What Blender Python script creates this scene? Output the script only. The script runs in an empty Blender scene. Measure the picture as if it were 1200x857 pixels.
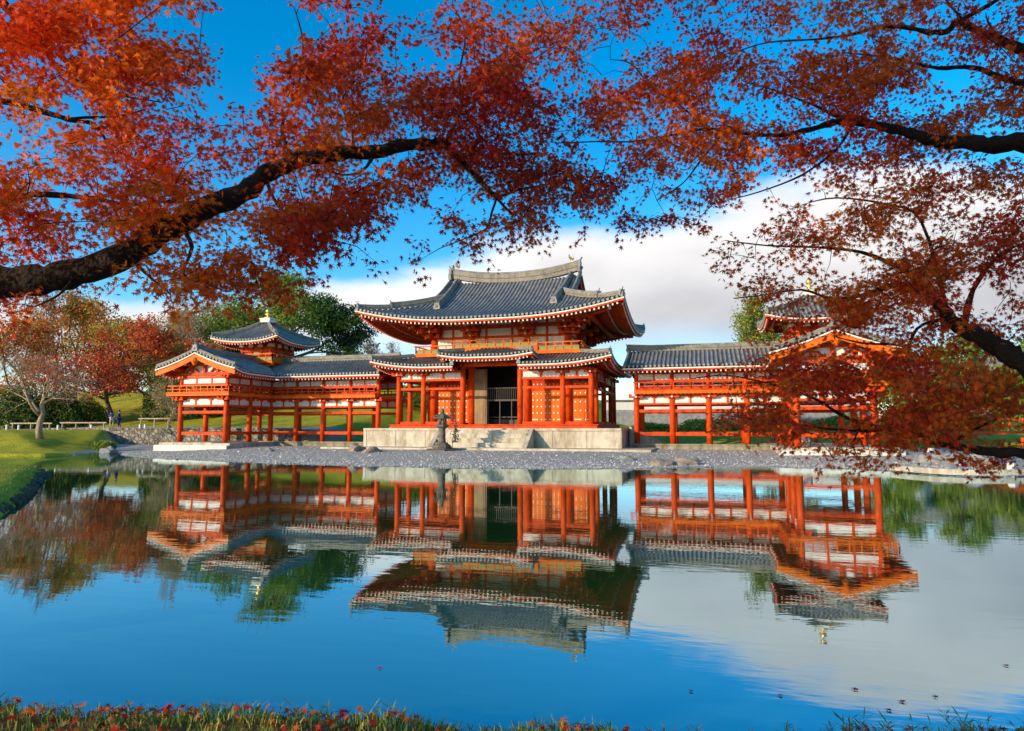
import bpy, math, random
import numpy as np
from mathutils import Vector, Matrix
R = math.radians
rnd = random.Random(7)
scene = bpy.context.scene
col = scene.collection

# ------------------------------------------------------------------ camera
F, CX, CY = 785.0, 600.0, 428.5            # focal length in pixels of the 1200 px photograph
CAM = Vector((14.36, -45.15, 1.96)); YAW, PITCH = .277, .091
cd = bpy.data.cameras.new('camera'); cam = bpy.data.objects.new('camera', cd); col.objects.link(cam)
cam.location = CAM
cam.rotation_euler = (math.pi/2 + PITCH, 0, YAW)
cd.sensor_width = 36; cd.lens = 36*F/1200; cd.clip_end = 5000; cd.clip_start = .05
scene.camera = cam
_r = Vector((math.cos(YAW), math.sin(YAW), 0)); _d0 = Vector((-math.sin(YAW), math.cos(YAW), 0))
_d = _d0*math.cos(PITCH) + Vector((0,0,1))*math.sin(PITCH); _u = _d0*-math.sin(PITCH) + Vector((0,0,1))*math.cos(PITCH)
def at(px, py, dist):
    return CAM + (_d + _r*((px-CX)/F) - _u*((py-CY)/F))*dist

# ------------------------------------------------------------------ light
SUN_EL, SUN_AZ = R(14), R(38)              # azimuth: degrees to the left of the hall's front normal
sd = Vector((-math.sin(SUN_AZ)*math.cos(SUN_EL), -math.cos(SUN_AZ)*math.cos(SUN_EL), math.sin(SUN_EL)))   # towards the sun
sl = bpy.data.lights.new('sun', 'SUN'); sl.energy = 5.0; sl.angle = R(.6); sl.color = (1, .84, .62)
so = bpy.data.objects.new('sun', sl); col.objects.link(so)
so.rotation_euler = sd.to_track_quat('Z', 'Y').to_euler(); so.location = (-30, -60, 40)

world = bpy.data.worlds.new('World'); scene.world = world; world.use_nodes = True
nt = world.node_tree; N = nt.nodes; L = nt.links; N.clear()
def nd(t, **k):
    n = N.new(t)
    for a, b in k.items(): setattr(n, a, b)
    return n
out = nd('ShaderNodeOutputWorld'); bg = nd('ShaderNodeBackground'); bg.inputs[1].default_value = .12
sky = nd('ShaderNodeTexSky', sky_type='NISHITA', sun_disc=False, sun_elevation=SUN_EL, sun_rotation=math.atan2(sd.x, sd.y), altitude=100, air_density=1.0, dust_density=.6, ozone_density=3.0)
hs = nd('ShaderNodeHueSaturation'); hs.inputs['Saturation'].default_value = 1.40; hs.inputs['Value'].default_value = 2.5; hs.inputs['Hue'].default_value = .495
tc = nd('ShaderNodeTexCoord'); sp = nd('ShaderNodeSeparateXYZ')
L.new(tc.outputs['Generated'], sp.inputs[0])
def mth(op, a, b=None, clamp=False):
    n = nd('ShaderNodeMath', operation=op); n.use_clamp = clamp
    for i, v in enumerate((a, b)):
        if v is None: continue
        if hasattr(v, 'links') or hasattr(v, 'is_linked'): L.new(v, n.inputs[i])
        else: n.inputs[i].default_value = v
    return n.outputs[0]
def dotv(vec):
    n = nd('ShaderNodeVectorMath', operation='DOT_PRODUCT'); L.new(tc.outputs['Generated'], n.inputs[0]); n.inputs[1].default_value = vec; return n.outputs['Value']
side = dotv(tuple(_r)); fwd = dotv(tuple(_d0)); up = sp.outputs['Z']
tanx = mth('DIVIDE', side, mth('MAXIMUM', fwd, .15)); tanz = mth('DIVIDE', up, mth('MAXIMUM', fwd, .15))
cmb = nd('ShaderNodeCombineXYZ'); L.new(mth('MULTIPLY', tanx, 1.0), cmb.inputs[0]); L.new(mth('MULTIPLY', tanz, 2.6), cmb.inputs[1])
nz = nd('ShaderNodeTexNoise'); nz.inputs['Scale'].default_value = 2.3; nz.inputs['Detail'].default_value = 9; nz.inputs['Roughness'].default_value = .52
L.new(cmb.outputs[0], nz.inputs['Vector'])
nz2 = nd('ShaderNodeTexNoise'); nz2.inputs['Scale'].default_value = 1.1; nz2.inputs['Detail'].default_value = 5
L.new(cmb.outputs[0], nz2.inputs['Vector'])
# the cloud bank: its top edge climbs from left to right
mr = nd('ShaderNodeMapRange'); mr.interpolation_type = 'SMOOTHSTEP'
for i, v in zip((1,2,3,4), (-.50, .65, .205, .40)): mr.inputs[i].default_value = v
L.new(tanx, mr.inputs[0])
edge = mth('ADD', mr.outputs[0], mth('MULTIPLY', mth('SUBTRACT', nz.outputs[0], .5), .30))
m1 = nd('ShaderNodeMapRange'); m1.interpolation_type = 'SMOOTHSTEP'
for i, v in zip((1,2,3,4), (-.012, .05, 0, 1)): m1.inputs[i].default_value = v
L.new(mth('SUBTRACT', edge, tanz), m1.inputs[0])
# it thins out towards the horizon, where blue shows again
m2 = nd('ShaderNodeMapRange'); m2.interpolation_type = 'SMOOTHSTEP'
for i, v in zip((1,2,3,4), (.05, .17, .12, 1)): m2.inputs[i].default_value = v
L.new(mth('ADD', tanz, mth('MULTIPLY', mth('SUBTRACT', nz2.outputs[0], .5), .16)), m2.inputs[0])
mask = mth('MULTIPLY', m1.outputs[0], m2.outputs[0])
ccr = nd('ShaderNodeValToRGB'); e = ccr.color_ramp.elements
e[0].position = .0; e[0].color = (10.0, 9.7, 9.5, 1); e[1].position = .20; e[1].color = (5.2, 5.25, 5.6, 1)
L.new(mth('ADD', mth('SUBTRACT', edge, tanz), mth('MULTIPLY', mth('SUBTRACT', nz2.outputs[0], .5), .40)), ccr.inputs[0])
mx = nd('ShaderNodeMix', data_type='RGBA'); L.new(mask, mx.inputs[0]); L.new(sky.outputs[0], hs.inputs['Color'])
L.new(hs.outputs[0], mx.inputs[6]); L.new(ccr.outputs[0], mx.inputs[7])
L.new(mx.outputs[2], bg.inputs[0]); L.new(bg.outputs[0], out.inputs[0])
scene.view_settings.view_transform = 'Standard'; scene.view_settings.look = 'None'
scene.view_settings.exposure = 0.0; scene.view_settings.gamma = 1
scene.render.engine = 'CYCLES'
scene.cycles.max_bounces = 6; scene.cycles.transparent_max_bounces = 8; scene.cycles.sample_clamp_indirect = 6

# ------------------------------------------------------------------ materials
def mat(name, c1, c2=None, scale=3.0, rough=.6, bump=0, bscale=None, metal=0, spec=.4, trans=0, detail=5, stretch=(1,1,1), c3=None, attr=None, coords='Object', grime=0, gcol=(.35,.30,.25), gscale=1.4):
    m = bpy.data.materials.new(name); m.use_nodes = True
    t = m.node_tree; n = t.nodes; l = t.links; n.clear()
    o = n.new('ShaderNodeOutputMaterial'); b = n.new('ShaderNodeBsdfPrincipled')
    b.inputs['Roughness'].default_value = rough; b.inputs['Metallic'].default_value = metal
    b.inputs['Specular IOR Level'].default_value = spec
    tx = n.new('ShaderNodeTexCoord'); mp = n.new('ShaderNodeMapping'); mp.inputs['Scale'].default_value = stretch
    l.new(tx.outputs[coords], mp.inputs[0])
    no = n.new('ShaderNodeTexNoise'); no.inputs['Scale'].default_value = scale; no.inputs['Detail'].default_value = detail; no.inputs['Roughness'].default_value = .6
    l.new(mp.outputs[0], no.inputs['Vector'])
    if attr:
        a = n.new('ShaderNodeAttribute'); a.attribute_name = attr; csrc = a.outputs['Color']
    else:
        cr = n.new('ShaderNodeValToRGB'); e = cr.color_ramp.elements
        c2 = c2 or c1
        e[0].position = .33; e[0].color = (*c1, 1); e[1].position = .67; e[1].color = (*c2, 1)
        if c3:
            q = e.new(.5); q.color = (*c3, 1)
        l.new(no.outputs[0], cr.inputs[0]); csrc = cr.outputs[0]
        if grime:        # weathering streaks and fine speckle
            m2_ = n.new('ShaderNodeMapping'); m2_.inputs['Scale'].default_value = (1.6,1.6,.45); l.new(tx.outputs[coords], m2_.inputs[0])
            g1 = n.new('ShaderNodeTexNoise'); g1.inputs['Scale'].default_value = gscale; g1.inputs['Detail'].default_value = 10; g1.inputs['Roughness'].default_value = .72; l.new(m2_.outputs[0], g1.inputs['Vector'])
            gr_1 = n.new('ShaderNodeMapRange'); gr_1.inputs[1].default_value = .45; gr_1.inputs[2].default_value = .63; gr_1.inputs[4].default_value = grime; l.new(g1.outputs[0], gr_1.inputs[0])
            mg = n.new('ShaderNodeMix'); mg.data_type = 'RGBA'; mg.blend_type = 'MULTIPLY'; l.new(gr_1.outputs[0], mg.inputs[0]); l.new(csrc, mg.inputs[6]); mg.inputs[7].default_value = (*gcol,1); csrc = mg.outputs[2]
    l.new(csrc, b.inputs['Base Color'])
    if bump:
        nb = n.new('ShaderNodeTexNoise'); nb.inputs['Scale'].default_value = bscale or scale*4; nb.inputs['Detail'].default_value = 4
        l.new(mp.outputs[0], nb.inputs['Vector'])
        bp = n.new('ShaderNodeBump'); bp.inputs['Strength'].default_value = min(1, bump); bp.inputs['Distance'].default_value = .03*max(1, bump)
        l.new(nb.outputs[0], bp.inputs['Height']); l.new(bp.outputs[0], b.inputs['Normal'])
    if trans:
        tr = n.new('ShaderNodeBsdfTranslucent'); l.new(csrc, tr.inputs['Color'])
        ms = n.new('ShaderNodeMixShader'); ms.inputs[0].default_value = trans
        l.new(b.outputs[0], ms.inputs[1]); l.new(tr.outputs[0], ms.inputs[2]); l.new(ms.outputs[0], o.inputs[0])
    else: l.new(b.outputs[0], o.inputs[0])
    return m
M = {}
M['red'] = mat('vermilion_paint', (.72,.082,.008), (.52,.045,.006), 2.2, .6, .1, 20, c3=(.66,.068,.007), spec=.15, grime=.75, gcol=(.55,.42,.40))
M['red2'] = mat('vermilion_paint_dark_and_eave_shade', (.56,.055,.006), (.42,.035,.006), 2.6, .6, .1, 20, spec=.15, grime=.8, gcol=(.5,.4,.38))  # darker red; on rafters and soffits it paints in shade under the eaves
M['orange'] = mat('orange_paint', (.80,.17,.008), (.70,.12,.007), 2.0, .55, .1, 20, spec=.15, grime=.6, gcol=(.68,.5,.45))
M['cream'] = mat('cream_end_paint', (.80,.76,.66), (.70,.64,.52), 8, .6)
M['plaster'] = mat('white_plaster', (.80,.78,.74), (.70,.66,.60), 1.5, .8, .1, 12, grime=.6, gcol=(.72,.66,.58), gscale=2.2)
M['green'] = mat('green_lattice_paint', (.16,.24,.05), (.22,.26,.07), 4, .6)
M['tile'] = mat('grey_roof_tile', (.115,.115,.122), (.19,.185,.175), 1.3, .55, .3, 14, spec=.3, c3=(.15,.15,.155), grime=.8, gcol=(.55,.52,.45), gscale=.8)
M['tile_rib'] = mat('grey_roof_rib_tile', (.19,.187,.19), (.34,.30,.24), 1.6, .55, .3, 16, spec=.3, c3=(.25,.24,.225), grime=.8, gcol=(.5,.48,.42), gscale=1.2)
M['ridge'] = mat('ridge_tile', (.30,.255,.18), (.19,.17,.14), 2.5, .6, .4, 18, stretch=(1,1,6), grime=.8, gcol=(.5,.48,.42))
M['tile_end'] = mat('eave_tile_end', (.33,.29,.23), (.20,.185,.17), 5, .6)
M['gold'] = mat('gilt_bronze', (.85,.55,.18), (.75,.48,.14), 6, .35, metal=.75)
M['wood'] = mat('weathered_wood', (.34,.22,.10), (.22,.12,.055), 3, .65, .2, 12, stretch=(1,1,.25))
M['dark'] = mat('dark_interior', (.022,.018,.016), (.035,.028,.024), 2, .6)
M['darkwood'] = mat('dark_timber', (.05,.036,.026), (.08,.055,.036), 3, .55)
M['stone'] = mat('pale_stone', (.60,.52,.38), (.44,.38,.28), 1.6, .75, .25, 14, c3=(.54,.47,.35), grime=.9, gcol=(.55,.47,.36), gscale=1.1)
M['stone_white'] = mat('white_stone', (.74,.70,.62), (.62,.58,.50), 1.2, .7, .15, 14, grime=.7, gcol=(.7,.62,.5))
M['stone_moss'] = mat('mossy_stone', (.36,.30,.20), (.20,.19,.10), 1.1, .85, .4, 9, c3=(.30,.26,.17), grime=.9, gcol=(.45,.42,.25))
M['rock'] = mat('brown_rock', (.42,.30,.19), (.24,.18,.13), 2.5, .8, .8, 7)
M['rock_grey'] = mat('grey_rock', (.28,.27,.25), (.16,.16,.15), 2.5, .8, .8, 7)
M['lantern'] = mat('lantern_stone', (.10,.085,.06), (.17,.14,.10), 5, .7, .6, 20)
M['pebble'] = mat('pebble', (.50,.48,.45), (.30,.30,.31), 2.2, .8, .2, 10, c3=(.40,.385,.37), coords='Object')
M['bark'] = mat('dark_bark', (.042,.029,.022), (.020,.015,.012), 7, .95, 1.6, 26, spec=.1, c3=(.030,.022,.017))
M['bark_pale'] = mat('pale_bark', (.42,.28,.16), (.26,.17,.10), 5, .85, .6, 18)
M['bark_brown'] = mat('brown_bark', (.13,.09,.06), (.08,.06,.04), 5, .85, .6, 18)
M['leaf_attr'] = mat('maple_leaf', (.4,.05,.02), attr='leafcol', rough=.6, trans=.42, spec=.12)
M['leaf_bg'] = mat('distant_leaf', (.1,.1,.02), attr='leafcol', rough=.7, trans=.38, spec=.2)
M['grass_attr'] = mat('grass_blade', (.1,.1,.02), attr='leafcol', rough=.6, trans=.3, spec=.3)
M['log'] = mat('log_rail', (.46,.36,.24), (.32,.25,.17), 4, .8, .3)
M['farwall'] = mat('far_plaster', (.62,.60,.56), (.52,.50,.46), .6, .8)
M['navy'] = mat('navy_cloth', (.012,.015,.10), (.02,.02,.13), 9, .8)
M['skin'] = mat('skin', (.55,.32,.22), None, 9, .6)
M['hair'] = mat('black_hair', (.012,.01,.01), None, 9, .6)
M['bluecloth'] = mat('blue_cloth', (.06,.05,.30), (.09,.07,.36), 9, .8)
M['beigecloth'] = mat('beige_cloth', (.55,.45,.36), None, 9, .8)
M['white'] = mat('white_paint', (.78,.77,.74), None, 9, .6)
M['asphalt'] = mat('path_gravel', (.40,.36,.30), (.30,.27,.23), 3, .9, .3, 30)

# ------------------------------------------------------------------ mesh helpers
class MB:
    def __init__(s, mirror=1): s.v = []; s.f = []; s.m = []; s.mir = mirror; s.cm = 0
    def add(s, vs, fs, mi=None):
        o = len(s.v); k = s.cm if mi is None else mi
        s.v += [(x*s.mir, y, z) for x, y, z in vs]
        for f in fs:
            g = [o+i for i in f]
            if s.mir < 0: g.reverse()
            s.f.append(g); s.m.append(k)
    def box(s, c, d, mi=None, rz=0):
        x, y, z = c; a, b, h = d[0]/2, d[1]/2, d[2]/2; ca, sa = math.cos(rz), math.sin(rz)
        vs = []
        for k in (-h, h):
            for i, j in ((-a,-b),(a,-b),(a,b),(-a,b)): vs.append((x+i*ca-j*sa, y+i*sa+j*ca, z+k))
        s.add(vs, [(3,2,1,0),(4,5,6,7),(0,1,5,4),(1,2,6,5),(2,3,7,6),(3,0,4,7)], mi)
    def bx(s, x0, x1, y0, y1, z0, z1, mi=None): s.box(((x0+x1)/2,(y0+y1)/2,(z0+z1)/2), (abs(x1-x0),abs(y1-y0),abs(z1-z0)), mi)
    def beam(s, p, q, w, h, mi=None):
        p = Vector(p); q = Vector(q); d = (q-p)
        if d.length < 1e-6: return
        d.normalize(); a = d.cross(Vector((0,0,1)))
        if a.length < 1e-3: a = Vector((1,0,0))
        a.normalize(); b = a.cross(d).normalized()
        vs = []
        for o in (p, q):
            for i, j in ((-1,-1),(1,-1),(1,1),(-1,1)): vs.append(tuple(o+a*(i*w/2)+b*(j*h/2)))
        s.add(vs, [(0,1,2,3),(7,6,5,4),(4,5,1,0),(5,6,2,1),(6,7,3,2),(7,4,0,3)], mi)
    def lathe(s, c, prof, n=12, mi=None):
        x, y, z = c; vs = []; fs = []
        for r, h in prof:
            for i in range(n):
                a = 2*math.pi*i/n; vs.append((x+r*math.cos(a), y+r*math.sin(a), z+h))
        for k in range(len(prof)-1):
            for i in range(n):
                j = (i+1) % n; fs.append((k*n+i, k*n+j, (k+1)*n+j, (k+1)*n+i))
        fs.append(tuple(range(n-1,-1,-1))); fs.append(tuple((len(prof)-1)*n+i for i in range(n)))
        s.add(vs, fs, mi)
    def cyl(s, x, y, z0, z1, r0, r1=None, n=12, mi=None): s.lathe((x,y,0), [(r0,z0),(r1 if r1 is not None else r0,z1)], n, mi)
    def grid(s, P, mi=None, flip=False):
        h = len(P); w = len(P[0]); vs = [tuple(p) for row in P for p in row]; fs = []
        for i in range(h-1):
            for j in range(w-1):
                f = (i*w+j, i*w+j+1, (i+1)*w+j+1, (i+1)*w+j); fs.append(f[::-1] if flip else f)
        s.add(vs, fs, mi)
    def tube(s, pts, rad, n=6, mi=None):
        pts = [Vector(p) for p in pts]; vs = []; fs = []; prev = None
        for i, p in enumerate(pts):
            d = (pts[min(i+1,len(pts)-1)] - pts[max(i-1,0)])
            if d.length < 1e-6: d = Vector((0,0,1))
            d.normalize()
            a = prev if prev else (Vector((0,0,1)) if abs(d.z) < .9 else Vector((1,0,0)))
            a = (a - d*a.dot(d)); 
            if a.length < 1e-4: a = d.orthogonal()
            a.normalize(); prev = a; b = d.cross(a); r = rad[i] if hasattr(rad, '__len__') else rad
            for k in range(n):
                t = 2*math.pi*k/n; vs.append(tuple(p + a*(math.cos(t)*r) + b*(math.sin(t)*r)))
        for i in range(len(pts)-1):
            for k in range(n):
                j = (k+1) % n; fs.append((i*n+k, i*n+j, (i+1)*n+j, (i+1)*n+k))
        fs.append(tuple(range(n-1,-1,-1))); fs.append(tuple((len(pts)-1)*n+k for k in range(n)))
        s.add(vs, fs, mi)
    def sweep(s, pts, w, h, mi=None, up=0):          # rectangular bar along a polyline, its foot on the points
        for_ = [Vector(p) for p in pts]; vs = []; fs = []
        for i, p in enumerate(for_):
            d = for_[min(i+1,len(for_)-1)] - for_[max(i-1,0)]; a = Vector((d.y, -d.x, 0)); a.normalize()
            for x, z in ((-w/2,up),(w/2,up),(w/2*.8,up+h),(-w/2*.8,up+h)): vs.append(tuple(p + a*x + Vector((0,0,z))))
        for i in range(len(for_)-1):
            for k in range(4):
                j = (k+1) % 4; fs.append((i*4+j, i*4+k, (i+1)*4+k, (i+1)*4+j))
        n = len(for_)-1; fs.append((0,1,2,3)); fs.append((n*4+3,n*4+2,n*4+1,n*4))
        s.add(vs, fs, mi)
    def build(s, name, mats, parent=None, smooth=False):
        if not s.v: return None
        if not isinstance(mats, (list, tuple)): mats = [mats]
        off = root_loc(parent)
        me = bpy.data.meshes.new(name); me.from_pydata([(x-off[0], y-off[1], z-off[2]) for x, y, z in s.v], [], s.f)
        for m in mats: me.materials.append(m)
        me.polygons.foreach_set('material_index', s.m)
        if smooth: me.polygons.foreach_set('use_smooth', [True]*len(s.f))
        me.validate(); me.update()
        o = bpy.data.objects.new(name, me); col.objects.link(o)
        if parent: o.parent = parent
        return o
def root_loc(o):
    v = Vector((0,0,0))
    while o: v += o.location; o = o.parent
    return v
def tag(o, label=None, cat=None, group=None, kind=None):
    if label: o['label'] = label
    if cat: o['category'] = cat
    if group: o['group'] = group
    if kind: o['kind'] = kind
    return o
def thing(name, loc, label, cat, group=None):
    o = bpy.data.objects.new(name, None); col.objects.link(o); o.location = loc; o.empty_display_size = .3
    return tag(o, label, cat, group)
def rawmesh(name, verts, nper, colors, material, parent=None):
    """many identical-topology polygons at once: verts (n*nper,3); colours one per polygon"""
    verts = np.asarray(verts, np.float32).reshape(-1, 3); n = len(verts)//nper
    off = root_loc(parent); verts = verts - np.array(off, np.float32)
    me = bpy.data.meshes.new(name)
    me.vertices.add(len(verts)); me.vertices.foreach_set('co', verts.ravel())
    me.loops.add(len(verts)); me.loops.foreach_set('vertex_index', np.arange(len(verts), dtype=np.int32))
    me.polygons.add(n); me.polygons.foreach_set('loop_start', np.arange(0, n*nper, nper, dtype=np.int32)); me.polygons.foreach_set('loop_total', np.full(n, nper, np.int32))
    me.update(calc_edges=True)
    ca = me.color_attributes.new('leafcol', 'FLOAT_COLOR', 'POINT')
    cc = np.ones((len(verts), 4), np.float32); cc[:, :3] = np.repeat(np.asarray(colors, np.float32), nper, 0)
    ca.data.foreach_set('color', cc.ravel())
    me.materials.append(material)
    o = bpy.data.objects.new(name, me); col.objects.link(o)
    if parent: o.parent = parent
    return o

# ------------------------------------------------------------------ terrain and water
LAND = [(-70,-18),(-45,-14),(-34,-12),(-30.4,-11.4),(-27.6,-10.6),(-27.2,-8.6),(-29.3,-5.2),(-30.5,-2.6),(-28.6,-3.2),(-26.3,-5.6),(-25.2,-7.0),(-22.3,-9.1),(-17,-11.2),(-11,-13.0),(-4,-14.4),(3.7,-15),(8,-14.2),
        (11.4,-12.8),(14.4,-11.0),(17.4,-10.0),(21,-10.4),(22.8,-12.3),(24.0,-14.0),(26.5,-13.4),(31,-10.5),(40,-9),(90,-8),(120,200),(-120,200)]
NEAR = [(60,-30),(34,-33),(26,-34),(20,-35.6),(18.3,-37.3),(17.3,-39.2),(16.9,-40.3),(15.4,-40.65),(14.4,-40.95),(13.3,-41.12),(12.2,-41.3),(11.2,-41.5),(10.2,-41.7),(8.4,-41.4),(6,-40.2),(3,-37.7),(-.6,-33.8),(-4.2,-30.4),(-7.6,-27.4),(-10.2,-25.1),(-11.6,-23.8),(-13.8,-22.6),(-18,-21.8),(-26,-22.2),(-70,-26),(-70,-90),(60,-90)]
def sdist(X, Y, poly):
    p = np.array(poly, float); q = np.roll(p, -1, 0); d = np.full(X.shape, 1e9); ins = np.zeros(X.shape, bool)
    for (ax, ay), (bx_, by) in zip(p, q):
        ex, ey = bx_-ax, by-ay; t = np.clip(((X-ax)*ex+(Y-ay)*ey)/(ex*ex+ey*ey), 0, 1)
        d = np.minimum(d, np.hypot(X-ax-t*ex, Y-ay-t*ey))
        c = ((ay > Y) != (by > Y)) & (X < (bx_-ax)*(Y-ay)/(by-ay+1e-12)+ax); ins ^= c
    return np.where(ins, d, -d)
def sm(a, b, x):
    t = np.clip((x-a)/(b-a), 0, 1); return t*t*(3-2*t)
def wob(X, Y, s, seed=0):
    return (np.sin(X*s+seed)*np.cos(Y*s*1.13+seed*2.1)+.5*np.sin(X*s*2.3+Y*s*1.7+seed*3.3)+.3*np.cos(X*s*4.1-Y*s*3.7+seed))/1.8
def height(X, Y):
    X = np.asarray(X, float); Y = np.asarray(Y, float)
    sl_ = sdist(X, Y, LAND) + .25*wob(X, Y, 1.1, 1) ; sn = sdist(X, Y, NEAR) + .10*wob(X, Y, 2.0, 3)
    beach = np.where(sl_ < 0, sl_*.35, .03+.30*sm(0, 9, sl_)+.02*np.minimum(sl_, 6))
    XB = -27.0-.79*(Y+9); lawn_m = 1-sm(-.9, .9, X-XB)          # lawn side, left of the channel
    lawn = np.where(sl_ < 0, sl_*.5, .18+1.50*sm(0, 9.5, sl_)+.025*wob(X, Y, .6, 5)*sm(0,2,sl_))
    z = beach*(1-lawn_m)+lawn*lawn_m
    # raised ground behind the stone wall and the hill behind the hall
    wallm = sm(3.25, 3.6, Y)*(1-sm(-19, -15, X))
    z = np.where(sl_ > 0, z*(1-wallm)+1.72*wallm, z)
    hl = sm(11, 40, Y)*(1-sm(-16, 14, X))*5.2 + sm(8.5, 15, Y)*.5 + sm(40, 130, Y)*3*(1-sm(-10,30,X)) + sm(9, 20, Y)*sm(5,20,X)*.6
    z = z + np.where(sl_ > 0, hl, 0)
    near = np.where(sn < 0, -.9, .12+.22*sm(0, .5, sn)+.04*wob(X, Y, 3, 2)*sm(0,.4,sn))
    nb = np.where(sn < 0, sn*1.2, near)
    return np.maximum(np.maximum(z, nb), -1.2)
def zat(x, y): return float(height(np.array([x]), np.array([y]))[0])
def axis(lo, hi, f0, f1, fine, g=1.12):
    a = list(np.arange(f0, f1, fine)); s = fine; x = f1
    while x < hi: a.append(x); s *= g; x += s
    a.append(hi); s = fine; x = f0-fine; b = []
    while x > lo: b.append(x); s *= g; x -= s
    b.append(lo); return np.array(b[::-1]+a)
gx = axis(-900, 900, -36, 36, .33); gy = axis(-600, 1500, -45, 14, .33)
GX, GY = np.meshgrid(gx, gy); GZ = height(GX, GY)
GZ = np.where((np.abs(GX) > 160) | (GY > 260) | (GY < -100), np.minimum(GZ, 16), GZ)
sl_g = sdist(GX, GY, LAND) + .25*wob(GX, GY, 1.1, 1); sn_g = sdist(GX, GY, NEAR)
h_, w_ = GX.shape
me = bpy.data.meshes.new('ground')
vs = np.stack([GX, GY, GZ], -1).reshape(-1, 3)
idx = np.arange(h_*w_).reshape(h_, w_); fs = np.stack([idx[:-1,:-1], idx[:-1,1:], idx[1:,1:], idx[1:,:-1]], -1).reshape(-1, 4)
me.from_pydata(vs.tolist(), [], fs.tolist()); me.polygons.foreach_set('use_smooth', [True]*len(fs))
zone = np.zeros((h_, w_, 4), np.float32); zone[..., 3] = 1
lawn_side = 1-sm(-.9, .9, GX-(-27.0-.79*(GY+9)))
gr = (1-lawn_side)*sm(-3, -.2, sl_g)*(1-sm(8.0, 9.0, GY))*(1-sm(30, 33, GX))
zone[..., 0] = gr                                                    # gravel of the island
path = np.exp(-((GY-(-1.5-.12*(GX+34)+1.6))/1.2)**2)*lawn_side*0
path = sm(3.8,4.3,GY)*(1-sm(10.5,12,GY))*(1-sm(-19,-15,GX)); gr = gr*(1-sm(3.3,3.6,GY)*(1-sm(-19,-15,GX))); zone[..., 0] = gr
zone[..., 1] = path
zone[..., 2] = sm(.0, .3, sn_g)*sm(0, 5, GX)                                      # the viewer's bank
ca = me.color_attributes.new('zone', 'FLOAT_COLOR', 'POINT'); ca.data.foreach_set('color', zone.ravel())
ground = bpy.data.objects.new('ground', me); col.objects.link(ground); tag(ground, kind='structure')
gm = bpy.data.materials.new('ground_cover'); gm.use_nodes = True; t = gm.node_tree; n = t.nodes; l = t.links
b = n['Principled BSDF']; b.inputs['Roughness'].default_value = .9; b.inputs['Specular IOR Level'].default_value = .15
a = n.new('ShaderNodeAttribute'); a.attribute_name = 'zone'; s3 = n.new('ShaderNodeSeparateColor'); l.new(a.outputs['Color'], s3.inputs[0])
tx = n.new('ShaderNodeTexCoord')
def ramp(cols, scale, det=6, ro=.65):
    no = n.new('ShaderNodeTexNoise'); no.inputs['Scale'].default_value = scale; no.inputs['Detail'].default_value = det; no.inputs['Roughness'].default_value = ro
    l.new(tx.outputs['Object'], no.inputs['Vector']); cr = n.new('ShaderNodeValToRGB'); e = cr.color_ramp.elements
    e[0].position = .3; e[0].color = (*cols[0], 1); e[1].position = .7; e[1].color = (*cols[-1], 1)
    for i, c in enumerate(cols[1:-1]): q = e.new(.3+.4*(i+1)/(len(cols)-1)); q.color = (*c, 1)
    l.new(no.outputs[0], cr.inputs[0]); return cr.outputs[0]
def mixc(f, x, y):
    q = n.new('ShaderNodeMix'); q.data_type = 'RGBA'; l.new(f, q.inputs[0]); l.new(x, q.inputs[6]); l.new(y, q.inputs[7]); return q.outputs[2]
grass = ramp([(.15,.15,.010), (.32,.29,.015), (.46,.38,.020), (.22,.20,.016)], .9, 8, .75)
gravel = ramp([(.24,.215,.185), (.42,.37,.31), (.60,.53,.43)], 7, 3, .8)
pathc = ramp([(.34,.30,.25), (.44,.39,.33)], 2)
bank = ramp([(.10,.09,.02), (.22,.10,.03), (.16,.03,.015)], 3, 6)
c = mixc(s3.outputs[0], grass, gravel); c = mixc(s3.outputs[1], c, pathc); c = mixc(s3.outputs[2], c, bank)
l.new(c, b.inputs['Base Color'])
nb = n.new('ShaderNodeTexNoise'); nb.inputs['Scale'].default_value = 9; nb.inputs['Detail'].default_value = 6; l.new(tx.outputs['Object'], nb.inputs['Vector'])
bp = n.new('ShaderNodeBump'); bp.inputs['Strength'].default_value = .9; bp.inputs['Distance'].default_value = .09; l.new(nb.outputs[0], bp.inputs['Height']); l.new(bp.outputs[0], b.inputs['Normal'])
me.materials.append(gm)

# water
mb = MB(); mb.grid([[(-95,-60,0),(140,-60,0)],[(-95,2.5,0),(140,2.5,0)]], flip=False)
wm = bpy.data.materials.new('pond_water'); wm.use_nodes = True; t = wm.node_tree; n = t.nodes; l = t.links; n.clear()
o = n.new('ShaderNodeOutputMaterial'); gl = n.new('ShaderNodeBsdfGlossy'); gl.inputs['Roughness'].default_value = .012; gl.inputs['Color'].default_value = (.70,.86,.93,1)
df = n.new('ShaderNodeBsdfDiffuse'); df.inputs['Color'].default_value = (.022,.078,.018,1)
fr = n.new('ShaderNodeFresnel'); fr.inputs['IOR'].default_value = 1.33
mrr = n.new('ShaderNodeMapRange'); l.new(fr.outputs[0], mrr.inputs[0])
for i, v in zip((1,2,3,4), (.02, .55, .37, .86)): mrr.inputs[i].default_value = v
tx = n.new('ShaderNodeTexCoord'); mp = n.new('ShaderNodeMapping'); mp.inputs['Rotation'].default_value = (0,0,-YAW); mp.inputs['Scale'].default_value = (.55, 1.7, 1)
l.new(tx.outputs['Object'], mp.inputs[0])
w1 = n.new('ShaderNodeTexNoise'); w1.inputs['Scale'].default_value = 2.4; w1.inputs['Detail'].default_value = 3; l.new(mp.outputs[0], w1.inputs['Vector'])
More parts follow.
